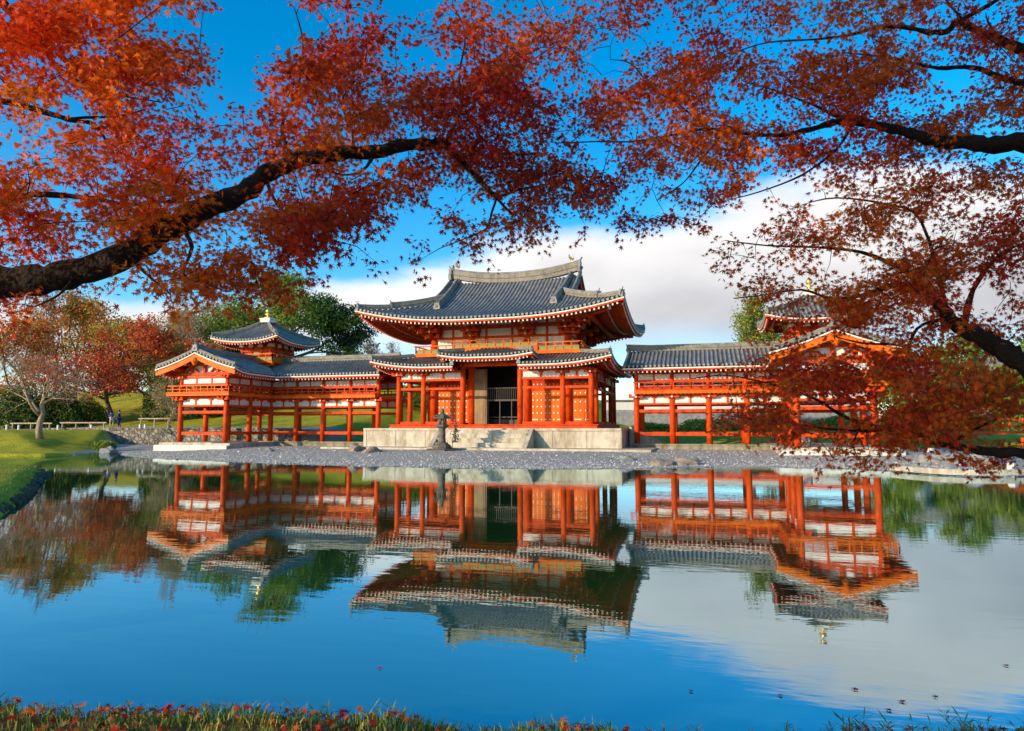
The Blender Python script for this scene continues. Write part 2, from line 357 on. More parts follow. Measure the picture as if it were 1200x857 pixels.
w2 = n.new('ShaderNodeTexNoise'); w2.inputs['Scale'].default_value = .35; w2.inputs['Detail'].default_value = 2; l.new(tx.outputs['Object'], w2.inputs['Vector'])
mm = n.new('ShaderNodeMath'); mm.operation = 'MULTIPLY'; l.new(w1.outputs[0], mm.inputs[0]); l.new(w2.outputs[0], mm.inputs[1])
bp = n.new('ShaderNodeBump'); bp.inputs['Strength'].default_value = 1; bp.inputs['Distance'].default_value = .0028; l.new(mm.outputs[0], bp.inputs['Height'])
l.new(bp.outputs[0], gl.inputs['Normal']); l.new(bp.outputs[0], fr.inputs['Normal'])
ms = n.new('ShaderNodeMixShader'); l.new(mrr.outputs[0], ms.inputs[0]); l.new(df.outputs[0], ms.inputs[1]); l.new(gl.outputs[0], ms.inputs[2]); l.new(ms.outputs[0], o.inputs[0])
tag(mb.build('pond_water', wm), kind='structure')

# ------------------------------------------------------------------ roof toolkit
def hipz(cx, cy, prof, lift, k, p=2.2):
    return prof(min(cx, cy)) + lift*max(0, 1-max(cx, cy)/k)**p
class Slope:
    """one roof slope. M(u,d)->(x,y); z(x,y); u runs along the eave, d inwards; d0(u), d1(u) its start and end"""
    def __init__(s, M_, zf, u0, u1, d0, d1, nstep=9): s.M, s.z, s.u0, s.u1, s.d0, s.d1, s.n = M_, zf, u0, u1, d0, d1, nstep
    def P(s, u, d, o=0):
        x, y = s.M(u, d); return (x, y, s.z(x, y)+o)
def roof_tiles(slopes, parent, mirror=1, sp_=.29, rr=.075, name='roof_tiles'):
    sheet = MB(mirror); rib = MB(mirror); ends = MB(mirror)
    for S in slopes:
        nu = max(2, int(round((S.u1-S.u0)/sp_))); du = (S.u1-S.u0)/nu
        rows = []
        us = [S.u0+du*i for i in range(nu+1)]
        for u in us:
            a, b_ = S.d0(u), S.d1(u); rows.append([S.P(u, a+(b_-a)*k/S.n) for k in range(S.n+1)])
        sheet.grid(rows)
        under = [[(x,y,z-.10) for x,y,z in r_] for r_ in rows]; sheet.grid(under, flip=True)
        for i in range(nu):
            u = S.u0+du*(i+.5); a, b_ = S.d0(u), S.d1(u)
            if b_-a < .12: continue
            x0, y0 = S.M(u, 0); x1, y1 = S.M(u+.1, 0); e = Vector((x1-x0, y1-y0, 0)).normalized()
            P_ = []
            for k in range(S.n+1):
                q = Vector(S.P(u, a+(b_-a)*k/S.n, .0)); P_.append([tuple(q+e*(rr*math.cos(t_))+Vector((0,0,rr*1.25*math.sin(t_)-.005))) for t_ in (0, .8, math.pi/2, math.pi-.8, math.pi)])
            rib.grid(P_)
            if a == 0:
                q = Vector(S.P(u, 0)); x2, y2 = S.M(u, -.03); o_ = Vector((x2-x0, y2-y0, 0))
                rg = [tuple(q+o_+e*((rr+.012)*math.cos(t_))+Vector((0,0,.015+(rr+.012)*math.sin(t_)))) for t_ in [2*math.pi*j/8 for j in range(8)]]
                bk = [tuple(Vector(p)-o_*1.5) for p in rg]
                ends.add(rg+bk, [tuple(range(8)), tuple(range(15,7,-1))]+[(j,(j+1)%8,8+(j+1)%8,8+j) for j in range(8)])
    o = sheet.build(name, M['tile'], parent, True)
    o_ = len(rib.v); rib.v += ends.v; rib.f += [[i+o_ for i in f] for f in ends.f]; rib.m += [1]*len(ends.f); rib.build('rib_tiles', [M['tile_rib'], M['tile_end']], o)
    return o
def eave_trim(slopes, parent, mirror=1, flip=False):
    w = MB(mirror); 
    for S in slopes:
        us = [S.u0+(S.u1-S.u0)*i/40 for i in range(41)]
        us = [u for u in us if S.d0(u) <= 0]
        if len(us) < 2: continue
        w.sweep([Vector(S.P(u, .05, -.20)) for u in us], .10, .09, 0)
        w.sweep([Vector(S.P(u, .10, -.32)) for u in us], .12, .115, 1)
    return w.build('eave_fascia', [M['cream'], M['red']], parent)
def rafters(slopes, parent, inner, mirror=1, sp_=.30, w=.11, two=True, off=.34, cap=True, tiers=((.10,.45),)):
    """rows of rafters under the eaves; every tier (start, end, drop)"""
    mb = MB(mirror); sof = MB(mirror)
    for S in slopes:
        nu = max(2, int(round((S.u1-S.u0)/sp_))); du = (S.u1-S.u0)/nu
        for i in range(nu):
            u = S.u0+du*(i+.5)
            if S.d0(u) > 0: continue
            dm = max(0, S.d1(u))
            for (a, b_, dr) in tiers:
                b2 = min(b_, dm-.05)
                if b2-a < .1: continue
                K = 3; pts = [Vector(S.P(u, a+(b2-a)*k/K, -dr)) for k in range(K+1)]
                for k in range(K): mb.beam(pts[k], pts[k+1]+(pts[k+1]-pts[k])*.02, w, w*1.15, 0)
                if cap:
                    dv = (pts[0]-pts[1]).normalized(); mb.beam(pts[0]+dv*.002, pts[0]+dv*.02, w*.92, w*1.05, 1)
        us = [S.u0+(S.u1-S.u0)*i/44 for i in range(45)]
        rows = [[S.P(u, min(.12+(inner-.12)*k/4, max(.12, S.d1(u))), -.24) for k in range(5)] for u in us if S.d0(u) <= 0]
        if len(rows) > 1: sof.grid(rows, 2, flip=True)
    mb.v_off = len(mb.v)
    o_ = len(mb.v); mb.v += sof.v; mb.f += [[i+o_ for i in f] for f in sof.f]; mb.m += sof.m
    return mb.build('rafters', [M['red2'], M['cream'], M['red2']], parent)  # rafters and soffit take the darker red as painted eave shade
def ridge_bar(pts, w, h, parent, mirror=1, name='ridge', top=True):
    mb = MB(mirror); mb.sweep(pts, w, h, 0)
    mb.sweep([Vector(p)+Vector((0,0,h*.45)) for p in pts], w*1.12, h*.10, 0)
    if top: mb.tube([Vector(p)+Vector((0,0,h+.03)) for p in pts], w*.30, 8, 1)
    return mb.build(name, [M['ridge'], M['tile_rib']], parent)
def end_tile(p, d, s, parent, mirror=1):
    """demon-face end tile: a plaque with horns and curled shoulders, facing direction d"""
    d = Vector((d[0], d[1], 0)).normalized(); e = Vector((-d.y, d.x, 0)); p = Vector(p)
    prof = [(-.5,-.25),(-.55,.15),(-.38,.45),(-.42,.85),(-.25,.70),(0,.88),(.25,.70),(.42,.85),(.38,.45),(.55,.15),(.5,-.25)]
    f = [tuple(p+e*(a*s)+Vector((0,0,b_*s))+d*(.10*s)) for a, b_ in prof]; k = [tuple(p+e*(a*s)+Vector((0,0,b_*s))-d*(.16*s)) for a, b_ in prof]
    n_ = len(prof); mb = MB(mirror); mb.add(f+k, [tuple(range(n_)), tuple(range(2*n_-1,n_-1,-1))]+[(j,n_+j,n_+(j+1)%n_,(j+1)%n_) for j in range(n_)])
    mb.tube([p+Vector((0,0,.75*s)), p+Vector((0,0,.98*s))+d*.05*s, p+Vector((0,0,1.22*s))+d*.22*s], [.10*s,.09*s,.06*s], 6)
    mb.tube([p+d*.08*s+Vector((0,0,.2*s)), p+d*.26*s+Vector((0,0,.22*s))], [.2*s,.12*s], 8)
    return mb.build('ridge_end_tile', M['tile_rib'], parent)
def column(x, y, z0, z1, r, parent, mirror=1, m='red', base=True):
    mb = MB(mirror); mb.lathe((x,y,0), [(r,z0),(r,z0+(z1-z0)*.6),(r*.92,z1)], 14, 0)
    o = mb.build('column', M[m], parent, True)
    for p in o.data.polygons:
        if len(p.vertices) > 4: p.use_smooth = False
    return o
def bracket(x, y, z, ox, oy, parent, mirror=1, steps=1, s=1.0, m='red'):
    """bearing block, arms along the wall and outwards, small blocks on the arms"""
    mb = MB(mirror); d = Vector((ox, oy, 0))
    diag = abs(ox) > .01 and abs(oy) > .01
    d.normalize(); e = Vector((-d.y, d.x, 0)); rz = math.atan2(d.y, d.x)
    mb.lathe((x,y,0), [(.20*s,z),(.30*s,z+.14*s),(.30*s,z+.30*s)], 4 if 0 else 8)
    zz = z+.30*s
    for k in range(steps):
        reach = (.55+.62*k)*s*(1.3 if diag else 1)
        c = Vector((x,y,0))+d*(reach/2)
        mb.box((c.x,c.y,zz+.11*s), (reach+.34*s, .20*s, .20*s), 0, rz)
        q = Vector((x,y,0))+d*reach
        for w_, base in ((.78+.1*k, Vector((x,y,0))), (.70, q)):
            mb.box((base.x,base.y,zz+.115*s), (.17*s, 2*w_*s, .18*s), 0, rz)
            for t_ in (-w_+.14, 0, w_-.14):
                b_ = base+e*(t_*s); mb.box((b_.x,b_.y,zz+.31*s), (.28*s,.28*s,.17*s), 0, rz)
        mb.box((q.x+d.x*.19*s,q.y+d.y*.19*s,zz+.11*s), (.012, .16*s, .16*s), 1, rz)
        zz += .40*s
    return mb.build('bracket', [M[m], M['cream']], parent)
def railing(p0, p1, z, h, parent, mirror=1, mats=('orange','orange'), n_posts=None, ext=.18, panel=False, name='railing'):
    mb = MB(mirror); p0 = Vector((*p0, z)); p1 = Vector((*p1, z)); L_ = (p1-p0).length; d = (p1-p0)/L_
    for zz, w in ((.05,.10),(h*.55,.055),(h,.085)):
        ex = ext if zz >= h else 0
        a = p0-d*ex+Vector((0,0,zz)); b_ = p1+d*ex+Vector((0,0,zz)); mb.beam(a, b_, w, w*.9, 0)
    n_ = n_posts or max(2, int(round(L_/.62)))
    for i in range(n_+1):
        q = p0+d*(L_*i/n_); mb.beam(q, q+Vector((0,0,h)), .065, .065, 0)
    if panel:
        q = Vector((d.y,-d.x,0))*-.02
        mb.beam(p0+Vector((0,0,h*.32))+q, p1+Vector((0,0,h*.32))+q, .012, h*.42, 1)
    return mb.build(name, [M[mats[0]], M[mats[1]]], parent)

# ------------------------------------------------------------------ main hall
hall = thing('temple_hall', (0,5.9,.45), 'large vermilion temple hall with sweeping grey tiled roof and golden birds on its ridge', 'temple')
# stone podium
mb = MB()
PX, PY0, PY1 = 9.15, -1.25, 13.0
mb.bx(-PX, PX, PY0, PY1, .55, 1.68); mb.bx(-PX-.1, PX+.1, PY0-.1, PY1+.1, 1.681, 1.85); mb.bx(-PX-.12, PX+.12, PY0-.12, PY1+.12, .30, .552)
x = -PX
while x <= PX+.01:
    if abs(x) > 3.4: mb.bx(x-.11, x+.11, PY0-.03, PY0+.2, .553, 1.68)
    x += PX/4
for y in (PY0+.1, 3.5, 8, PY1-.1): mb.bx(PX-.1, PX+.03, y-.11, y+.11, .553, 1.68)
pod = mb.build('stone_podium', M['stone'], hall)
mb = MB()
for k in range(5): mb.bx(-3.1, 3.1, PY0-.13-.36*(5-k), PY0-.13, .30+(k*.30 if k else 0), .30+.30*(k+1)-(.0 if k<4 else .05))
mb.build('stone_steps', M['stone'], hall)
for s in (-1, 1):
    mb = MB(); x0, x1 = s*3.1, s*3.42
    f = [(PY0-.125,1.85),(PY0-2.05,.62),(PY0-2.05,.28),(PY0-.125,.28)]
    vs = [(x0,y,z) for y, z in f]+[(x1,y,z) for y, z in f]; fs = [(0,1,2,3),(7,6,5,4),(0,4,5,1),(1,5,6,2),(2,6,7,3),(3,7,4,0)]
    if s > 0: fs = [g[::-1] for g in fs]
    mb.add(vs, fs); mb.build('stair_cheek', M['stone'], hall)
# side stairs to the right and left
for s in (-1, 1):
    mb = MB()
    for k in range(6): mb.bx(s*(PX+.13), s*(PX+.13+.34*(6-k)), 3.6, 5.4, .3+.25*k, .3+.25*(k+1))
    for y in (3.3, 5.4):
        f = [(s*(PX+.13),2.0),(s*(PX+2.5),.72),(s*(PX+2.5),.28),(s*(PX+.13),.28)]
        vs = [(x,y,z) for x, z in f]+[(x,y+.28,z) for x, z in f]; fs = [(0,1,2,3),(7,6,5,4),(0,4,5,1),(1,5,6,2),(2,6,7,3),(3,7,4,0)]
        mb.add(vs, fs if s > 0 else [g[::-1] for g in fs])
    mb.build('side_steps', M['stone'], hall)
# timber floor edge
mb = MB(); mb.bx(-7.55, 7.55, -.42, 12.2, 1.86, 2.06, 0); mb.bx(-7.65, 7.65, -.5, 12.28, 2.061, 2.12, 0)
mb.build('veranda_floor', M['red'], hall)
BX = [-7.12,-5.15,-2.12,2.12,5.15,7.12]; BY = [0,1.97,5.9,9.83,11.8]
for x in BX:
    for y in (0, 11.8): column(x, y, 2.12, 6.45 if (abs(x) < 3 and y == 0) else 5.55, .20, hall)
for y in BY[1:-1]:
    for x in (-7.12, 7.12): column(x, y, 2.12, 5.55, .19, hall)
for x in (-5.15,-2.12,2.12,5.15):
    for y in (1.97, 9.83): column(x, y, 2.12, 8.42, .29, hall)
for x in (-5.15, 5.15): column(x, 5.9, 2.12, 9.25, .29, hall)
# tie beams + plaster panels of the lower enclosure
def lower_side(p, q, name_top=5.28, open_=False, plaster=True, beams=True, struts=1):
    mb = MB(); P0 = Vector((*p,0)); P1 = Vector((*q,0)); Z = lambda v, z: Vector((v.x,v.y,z))
    mb.beam(Z(P0,5.32), Z(P1,5.32), .22, .16); mb.beam(Z(P0,4.68), Z(P1,4.68), .16, .17); mb.beam(Z(P0,5.92), Z(P1,5.92), .24, .2); mb.beam(Z(P0,2.22), Z(P1,2.22), .2, .18)
    n_ = struts+1
    for i in range(1, n_):
        c = P0.lerp(P1, i/n_); mb.beam(Z(c,5.4), Z(c,5.85), .14, .14)
        mb.box((c.x,c.y,5.80), (.34,.34,.12))
    mb.build('tie_beams', M['red'], hall)
    m2 = MB(); m2.beam(Z(P0,5.61), Z(P1,5.61), .07, .44); m2.build('plaster_panel', M['plaster'], hall)
for i in range(5):
    if i == 2: continue
    lower_side((BX[i],0), (BX[i+1],0)); 
for i in range(5): lower_side((BX[i],11.8), (BX[i+1],11.8))
for s in (-1,1):
    for i in range(4): lower_side((s*7.12,BY[i]), (s*7.12,BY[i+1]))
mb = MB(); mb.beam((-2.12,0,6.36), (2.12,0,6.36), .26, .26); mb.beam((-2.12,0,6.60), (2.12,0,6.60), .3, .16); mb.build('tie_beams', M['red'], hall)
for x in BX:
    if abs(x) > 3: bracket(x, 0, 5.45, 0, -1, hall, steps=1, s=.62)
for y in BY[1:]:
    for s in (-1,1): bracket(s*7.12, y, 5.45, s, 0, hall, steps=1, s=.62)
# moya walls, doors
def door(x0, x1, y, z0, z1, parent, leafs=2, m='orange'):
    mb = MB(); mb.bx(x0, x1, y-.05, y+.05, z0, z1, 0); mb.bx((x0+x1)/2-.06, (x0+x1)/2+.06, y-.09, y-.051, z0, z1, 0)
    d_ = mb.build('door', M[m], parent)
    st = MB(); nx = max(3, int((x1-x0)/.30))
    for r_ in range(5):
        z = z0+.22+(z1-z0-.44)*r_/4
        for k in range(nx):
            xx = x0+.16+(x1-x0-.32)*k/(nx-1)
            if abs(xx-(x0+x1)/2) < .07: xx += .1
            st.lathe((xx,0,0), [(.001,0)]) if 0 else st.box((xx, y-.075, z), (.10,.05,.10), 0, 0)
    for xx in (x0+.3, x1-.3): st.box((xx, y-.07, z0+.22), (.42,.04,.08))
    st.build('studs', M['cream'], d_)
for (x0, x1) in ((-4.86,-2.41),(2.41,4.86)):
    door(x0, x1, 2.02, 2.25, 4.55, hall)
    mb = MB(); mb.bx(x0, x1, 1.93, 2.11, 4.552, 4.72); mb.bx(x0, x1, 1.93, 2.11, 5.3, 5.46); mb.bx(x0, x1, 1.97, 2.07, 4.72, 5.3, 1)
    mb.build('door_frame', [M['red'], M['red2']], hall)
    st = MB()
    for k in range(8): st.box((x0+.2+k*(x1-x0-.4)/7, 1.95, 5.0), (.09,.04,.09))
    st.build('studs', M['cream'], hall)
door(5.5, 6.92, 2.02, 2.25, 5.2, hall)
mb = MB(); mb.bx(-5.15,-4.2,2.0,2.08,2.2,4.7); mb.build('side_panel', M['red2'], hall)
# dark sanctuary seen through the open centre
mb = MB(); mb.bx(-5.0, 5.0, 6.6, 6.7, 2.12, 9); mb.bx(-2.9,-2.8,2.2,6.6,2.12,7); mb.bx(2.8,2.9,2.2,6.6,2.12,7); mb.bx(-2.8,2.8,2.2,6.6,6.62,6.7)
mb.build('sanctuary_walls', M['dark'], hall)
mb = MB(); 
for k in range(26): mb.bx(-2.0+k*.16, -1.965+k*.16, 2.02, 2.06, 3.95, 4.75)
mb.bx(-2.12, 2.12, 1.96, 2.1, 3.83, 3.95); mb.bx(-2.12,2.12,1.96,2.1,4.75,4.82); mb.bx(-1.0,2.0,2.5,2.6,2.62,2.70); mb.bx(-1.9,2.0,3.0,3.5,2.12,2.5)
for k in range(5): mb.bx(-1.8+k*.9,-1.74+k*.9,1.98,2.04,2.12,3.83)
mb.build('lattice_screen', M['darkwood'], hall)
mb = MB(); mb.bx(-1.95,-1.02,1.82,1.92,2.15,6.2,0); mb.bx(-1.80,-1.17,1.80,1.822,2.4,3.9,0); mb.bx(-1.80,-1.17,1.80,1.822,4.1,6.0,0); mb.bx(-.985,-.93,1.86,1.94,2.15,6.2,1)
mb.build('wooden_shutter', [M['wood'], M['wood']], hall)
mb = MB(); mb.bx(1.62,1.95,1.84,1.92,2.15,6.2); mb.build('wooden_shutter', M['wood'], hall)
# upper walls: plaster with beams
mb = MB(); bw = MB()
for (x0,x1,y0,y1) in ((-5.15,5.15,1.97,1.97),(-5.15,5.15,9.83,9.83),(-5.15,-5.15,1.97,9.83),(5.15,5.15,1.97,9.83)):
    hor = y0 == y1
    if hor: mb.bx(x0,x1,y0-.05,y0+.05,6.9,10.9)
    else: mb.bx(x0-.05,x0+.05,y0,y1,2.12,10.9)
    for z, h in ((7.62,.26),(8.58,.18),(9.36,.28),(10.55,.3)):
        bw.beam((x0,y0,z), (x1,y1,z), .26, h)
    L_ = (x1-x0) if hor else (y1-y0)
    ks = [-3.63,-1.0,1.0,3.63] if hor else [2.9,4.9,6.9,8.9]
    for k in ks:
        p = (k, y0) if hor else (x0, k)
        bw.beam((*p,7.7),(*p,10.5),.17,.17)
mb.build('upper_wall', M['plaster'], hall); bw.build('upper_beams', M['red'], hall)
for x in (-5.15,-2.12,2.12,5.15):
    for y, oy in ((1.97,-1),(9.83,1)):
        bracket(x, y, 8.36, 0, oy, hall, steps=3, s=.82)
for y in (1.97,5.9,9.83):
    for s in (-1,1): bracket(s*5.15, y, 8.36, s, 0, hall, steps=3, s=.82)
for s in (-1,1):
    for y, oy in ((1.97,-1),(9.83,1)):
        bracket(s*5.15, y, 8.34, s, oy, hall, steps=3, s=.82)
        mb = MB(); mb.beam((s*5.0,y,9.55),(s*8.6,y+oy*3.5,9.78),.26,.30,0); mb.beam((s*8.61,y+oy*3.51,9.781),(s*8.64,y+oy*3.54,9.784),.22,.26,1); mb.build('corner_beam', [M['red'],M['cream']], hall)
# eave purlins carried by the brackets
mb = MB(); 
for y in (.05, 11.75): mb.beam((-7.1,y,9.60),(7.1,y,9.60),.24,.24)
for x in (-7.05,7.05): mb.beam((x,.05,9.601),(x,11.75,9.601),.24,.24)
for y in (-.75, 12.55): mb.beam((-7.9,y,9.86),(7.9,y,9.86),.2,.2) if 0 else None
mb.build('eave_purlin', M['red'], hall)
# balcony
mb = MB(); mb.bx(-6.3,6.3,.78,1.9,7.12,7.30); mb.bx(-6.3,6.3,9.9,11.0,7.12,7.30); mb.bx(-6.3,-5.2,1.9,9.9,7.12,7.30); mb.bx(5.2,6.3,1.9,9.9,7.12,7.30)
mb.bx(-3.2,3.2,.74,1.9,7.302,7.66); mb.build('balcony_floor', M['orange'], hall)
railing((-6.2,.85),(-3.2,.85),7.3,.62,hall,mats=('orange','green'),panel=True); railing((3.2,.85),(6.2,.85),7.3,.62,hall,mats=('orange','green'),panel=True)
railing((-3.15,.80),(3.15,.80),7.66,.56,hall,mats=('orange','green'),panel=True)
for s in (-1,1): railing((s*6.2,.85),(s*6.2,10.9),7.3,.62,hall,mats=('orange','green'),panel=True)
railing((-6.2,10.9),(6.2,10.9),7.3,.62,hall,mats=('orange','green'),panel=True)
# --- lower (pent) roof
a_, b_c = 8.72, 7.5; YC = 5.9
pprof = lambda d: 6.27+.27*d+.012*d*d
def zpent(x, y): return hipz(a_-abs(x), b_c-abs(y-YC), pprof, .52, 4.6)
front = lambda u, d: (u, YC-b_c+d); back = lambda u, d: (-u, YC+b_c-d); rgt = lambda u, d: (a_-d, u); lft = lambda u, d: (-a_+d, -u+2*YC)
DW = 3.3
def endf(u0, u1): return lambda u: max(0., min(DW, u-u0, u1-u))
def endL(u0): return lambda u: max(0., min(DW, u-u0))
z0f = lambda u: 0
pent = [Slope(front, zpent, -a_, -2.36, z0f, endL(-a_), 5), Slope(front, zpent, 2.36, a_, z0f, lambda u: max(0., min(DW, a_-u)), 5),
        Slope(back, zpent, -a_, a_, z0f, endf(-a_, a_), 5), Slope(rgt, zpent, YC-b_c, YC+b_c, z0f, endf(YC-b_c, YC+b_c), 5), Slope(lft, zpent, YC-b_c, YC+b_c, z0f, endf(YC-b_c, YC+b_c), 5)]
pr = roof_tiles(pent, hall, name='lower_roof', sp_=.27, rr=.07); eave_trim(pent, pr); rafters(pent, pr, 1.6, sp_=.27, w=.095, tiers=((.12,1.0,.40),(.62,1.75,.50)))
for s in (-1,1):
    for o_ in (-1,1):
        pts = [(s*(a_-d), YC+o_*(b_c-d), zpent(a_-d, YC+o_*(b_c-d))+.04) for d in (.1,.5,1,1.6,2.4)]; ridge_bar(pts, .24, .16, pr, name='hip_ridge'); end_tile((pts[0][0],pts[0][1],pts[0][2]), (s,o_), .32, pr)
    pts = [(s*2.42, YC-b_c+d, zpent(2.4, YC-b_c+d)+.03) for d in (0,.8,1.6,2.4)]; ridge_bar(pts, .2, .14, pr, name='verge_ridge'); end_tile((pts[0][0],pts[0][1]+.02,pts[0][2]), (0,-1), .26, pr)
# --- raised centre of the lower roof
cprof = lambda d: 6.86+.27*d+.01*d*d
def zcen(x, y): return cprof(min(3.45-abs(x), y+1.75)) + .24*max(0, 1-max(3.45-abs(x), y+1.75)/2.6)**2.2
cen = [Slope(lambda u, d: (u, -1.75+d), zcen, -3.45, 3.45, z0f, lambda u: max(0., min(2.5, 3.45-abs(u))), 5),
       Slope(lambda u, d: (3.45-d, u), zcen, -1.75, 1.4, z0f, lambda u: max(0., min(1.3, u+1.75)), 4),
       Slope(lambda u, d: (-3.45+d, -u-.35), zcen, -1.75, 1.4, z0f, lambda u: max(0., min(1.3, -u-.35+1.75)), 4)]
cr_ = roof_tiles(cen, hall, name='porch_roof', sp_=.27, rr=.07); eave_trim(cen, cr_); rafters(cen, cr_, 1.7, sp_=.27, w=.095, tiers=((.12,1.0,.40),(.62,1.75,.50)))
for s in (-1,1):
    pts = [(s*(3.45-d), -1.75+d, zcen(3.45-d,-1.75+d)+.03) for d in (.05,.5,1,1.5)]; ridge_bar(pts, .22, .15, cr_, name='hip_ridge'); end_tile(pts[0], (s,-1), .28, cr_)
mb = MB()
for s in (-1,1): mb.bx(s*2.2, s*2.32, -.2, 2.0, 6.2, 6.86)
mb.build('porch_side_board', M['red'], hall)
# --- great roof
A_, B_ = 9.65, 8.1
mp_ = lambda d: 9.44+.285*d+.0285*d*d
XG = 4.75
def zmain(x, y):
    cx, cy = A_-abs(x), B_-abs(y-YC); L1 = 1.0*max(0, 1-max(cx, cy)/8.6)**2.3
    return mp_(cy if abs(x) <= XG+.75 and cy >= min(cx, A_-XG) else min(cx, cy)) + L1*(1 if True else 0)
def zup(x, y): return mp_(B_-abs(y-YC)) + .22*(abs(x)/5.5)**3
XV = 5.45                                  # verge of the upper gable roof
def zlow(x, y): cx, cy = A_-abs(x), B_-abs(y-YC); return mp_(min(cx, cy))+1.0*max(0, 1-max(cx, cy)/8.6)**2.3
def zf_(x, y):                             # front/back slopes above and below blend
    cy = B_-abs(y-YC); return mp_(cy) + 1.0*max(0, 1-max(A_-abs(x), cy)/8.6)**2.3 + .22*(min(abs(x),5.5)/5.5)**3*min(1,max(0,(cy-3)/4))
dfront = lambda u: B_-.12 if abs(u) <= XV else max(0., A_-abs(u))
F1 = Slope(lambda u, d: (u, YC-B_+d), zf_, -XV, XV, z0f, lambda u: B_-.12, 12)
F0 = Slope(lambda u, d: (u, YC-B_+d), zf_, -A_, -XV, z0f, lambda u: max(0, A_+u), 8); F2 = Slope(lambda u, d: (u, YC-B_+d), zf_, XV, A_, z0f, lambda u: max(0, A_-u), 8)
G1 = Slope(lambda u, d: (-u, YC+B_-d), zf_, -XV, XV, z0f, lambda u: B_-.12, 12)
G0 = Slope(lambda u, d: (-u, YC+B_-d), zf_, -A_, -XV, z0f, lambda u: max(0, A_+u), 8); G2 = Slope(lambda u, d: (-u, YC+B_-d), zf_, XV, A_, z0f, lambda u: max(0, A_-u), 8)
S1 = Slope(lambda u, d: (A_-d, u), zlow, YC-B_, YC+B_, z0f, lambda u: max(0, min(A_-XG, B_-abs(u-YC))), 8)
S2 = Slope(lambda u, d: (-A_+d, 2*YC-u), zlow, YC-B_, YC+B_, z0f, lambda u: max(0, min(A_-XG, B_-abs(u-YC))), 8)
mains = [F0,F1,F2,G0,G1,G2,S1,S2]
gr_ = roof_tiles(mains, hall, name='main_roof', sp_=.30, rr=.085); eave_trim(mains, gr_)
rafters(mains, gr_, 4.2, sp_=.30, w=.115, tiers=((.14,1.9,.42),(1.35,4.0,.56)))
# main ridge, descending ridges, corner ridges
zr = zf_(0, YC)-.12
rp = [(x, YC, zr+.62*(abs(x)/5.3)**2.2) for x in np.linspace(-5.35,5.35,17)]
ridge_bar(rp, .46, .72, gr_, name='main_ridge')
for s in (-1,1):
    end_tile((s*5.38, YC, rp[-1][2]+.05), (s,0), .85, gr_)
    for o_ in (-1,1):
        pts = [(s*(4.72-.06*d), YC+o_*(.35+d), zf_(4.6, YC+o_*(.35+d))+.05) for d in np.linspace(0,5.0,8)]
        ridge_bar(pts, .34, .40, gr_, name='descending_ridge'); end_tile((pts[-1][0],pts[-1][1]+o_*.05,pts[-1][2]+.12), (0,o_), .48, gr_)
        pts = [(s*(A_-d), YC+o_*(B_-d), zlow(A_-d, YC+o_*(B_-d))+.05) for d in np.linspace(1.9,5.1,6)]
        ridge_bar(pts, .32, .36, gr_, name='corner_ridge'); end_tile((pts[0][0],pts[0][1],pts[0][2]+.1), (s,o_), .46, gr_)
        pts = [(s*(A_-d), YC+o_*(B_-d), zlow(A_-d, YC+o_*(B_-d))+.05) for d in np.linspace(.12,2.0,5)]
        ridge_bar(pts, .26, .22, gr_, name='corner_ridge'); end_tile((pts[0][0],pts[0][1],pts[0][2]), (s,o_), .42, gr_)
        # verge edge tiles and bargeboard
        pts = [(s*(XV-.06), YC+o_*d, zf_(XV, YC+o_*d)+.04) for d in np.linspace(.2,B_-(A_-XV)-.15,8)]
        ridge_bar(pts, .26, .18, gr_, name='verge_ridge')
        mb = MB(); mb.sweep([(s*(XV-.10), YC+o_*d, zf_(XV, YC+o_*d)-.52) for d in np.linspace(0,B_-(A_-XV)-.1,8)], .10, .42); mb.build('bargeboard', M['red'], gr_)
    # gable wall
    zb = zlow(XG, YC)-.1; W = B_-(A_-XG)-.15; mb = MB()
    ys = np.linspace(-W, W, 15); vs = [(s*(XG+.02), YC+y, zf_(XG, YC+y)-.14) for y in ys]+[(s*(XG+.02), YC+y, zb-.2) for y in ys]
    fs = [(i,i+1,15+i+1,15+i) if s < 0 else (15+i,15+i+1,i+1,i) for i in range(14)]; mb.add(vs, fs, 0)
    mb.bx(s*(XG+.03), s*(XG+.14), YC-W+.2, YC+W-.2, zb+.25, zb+.5, 1); mb.bx(s*(XG+.03), s*(XG+.16), YC-.14, YC+.14, zb, zf_(XG,YC)-.4, 1)
    for t_ in (-1,1): mb.bx(s*(XG+.03), s*(XG+.12), YC+t_*1.2-.09, YC+t_*1.2+.09, zb, zb+.9, 1)
    mb.build('gable_wall', [M['plaster'], M['red']], hall)
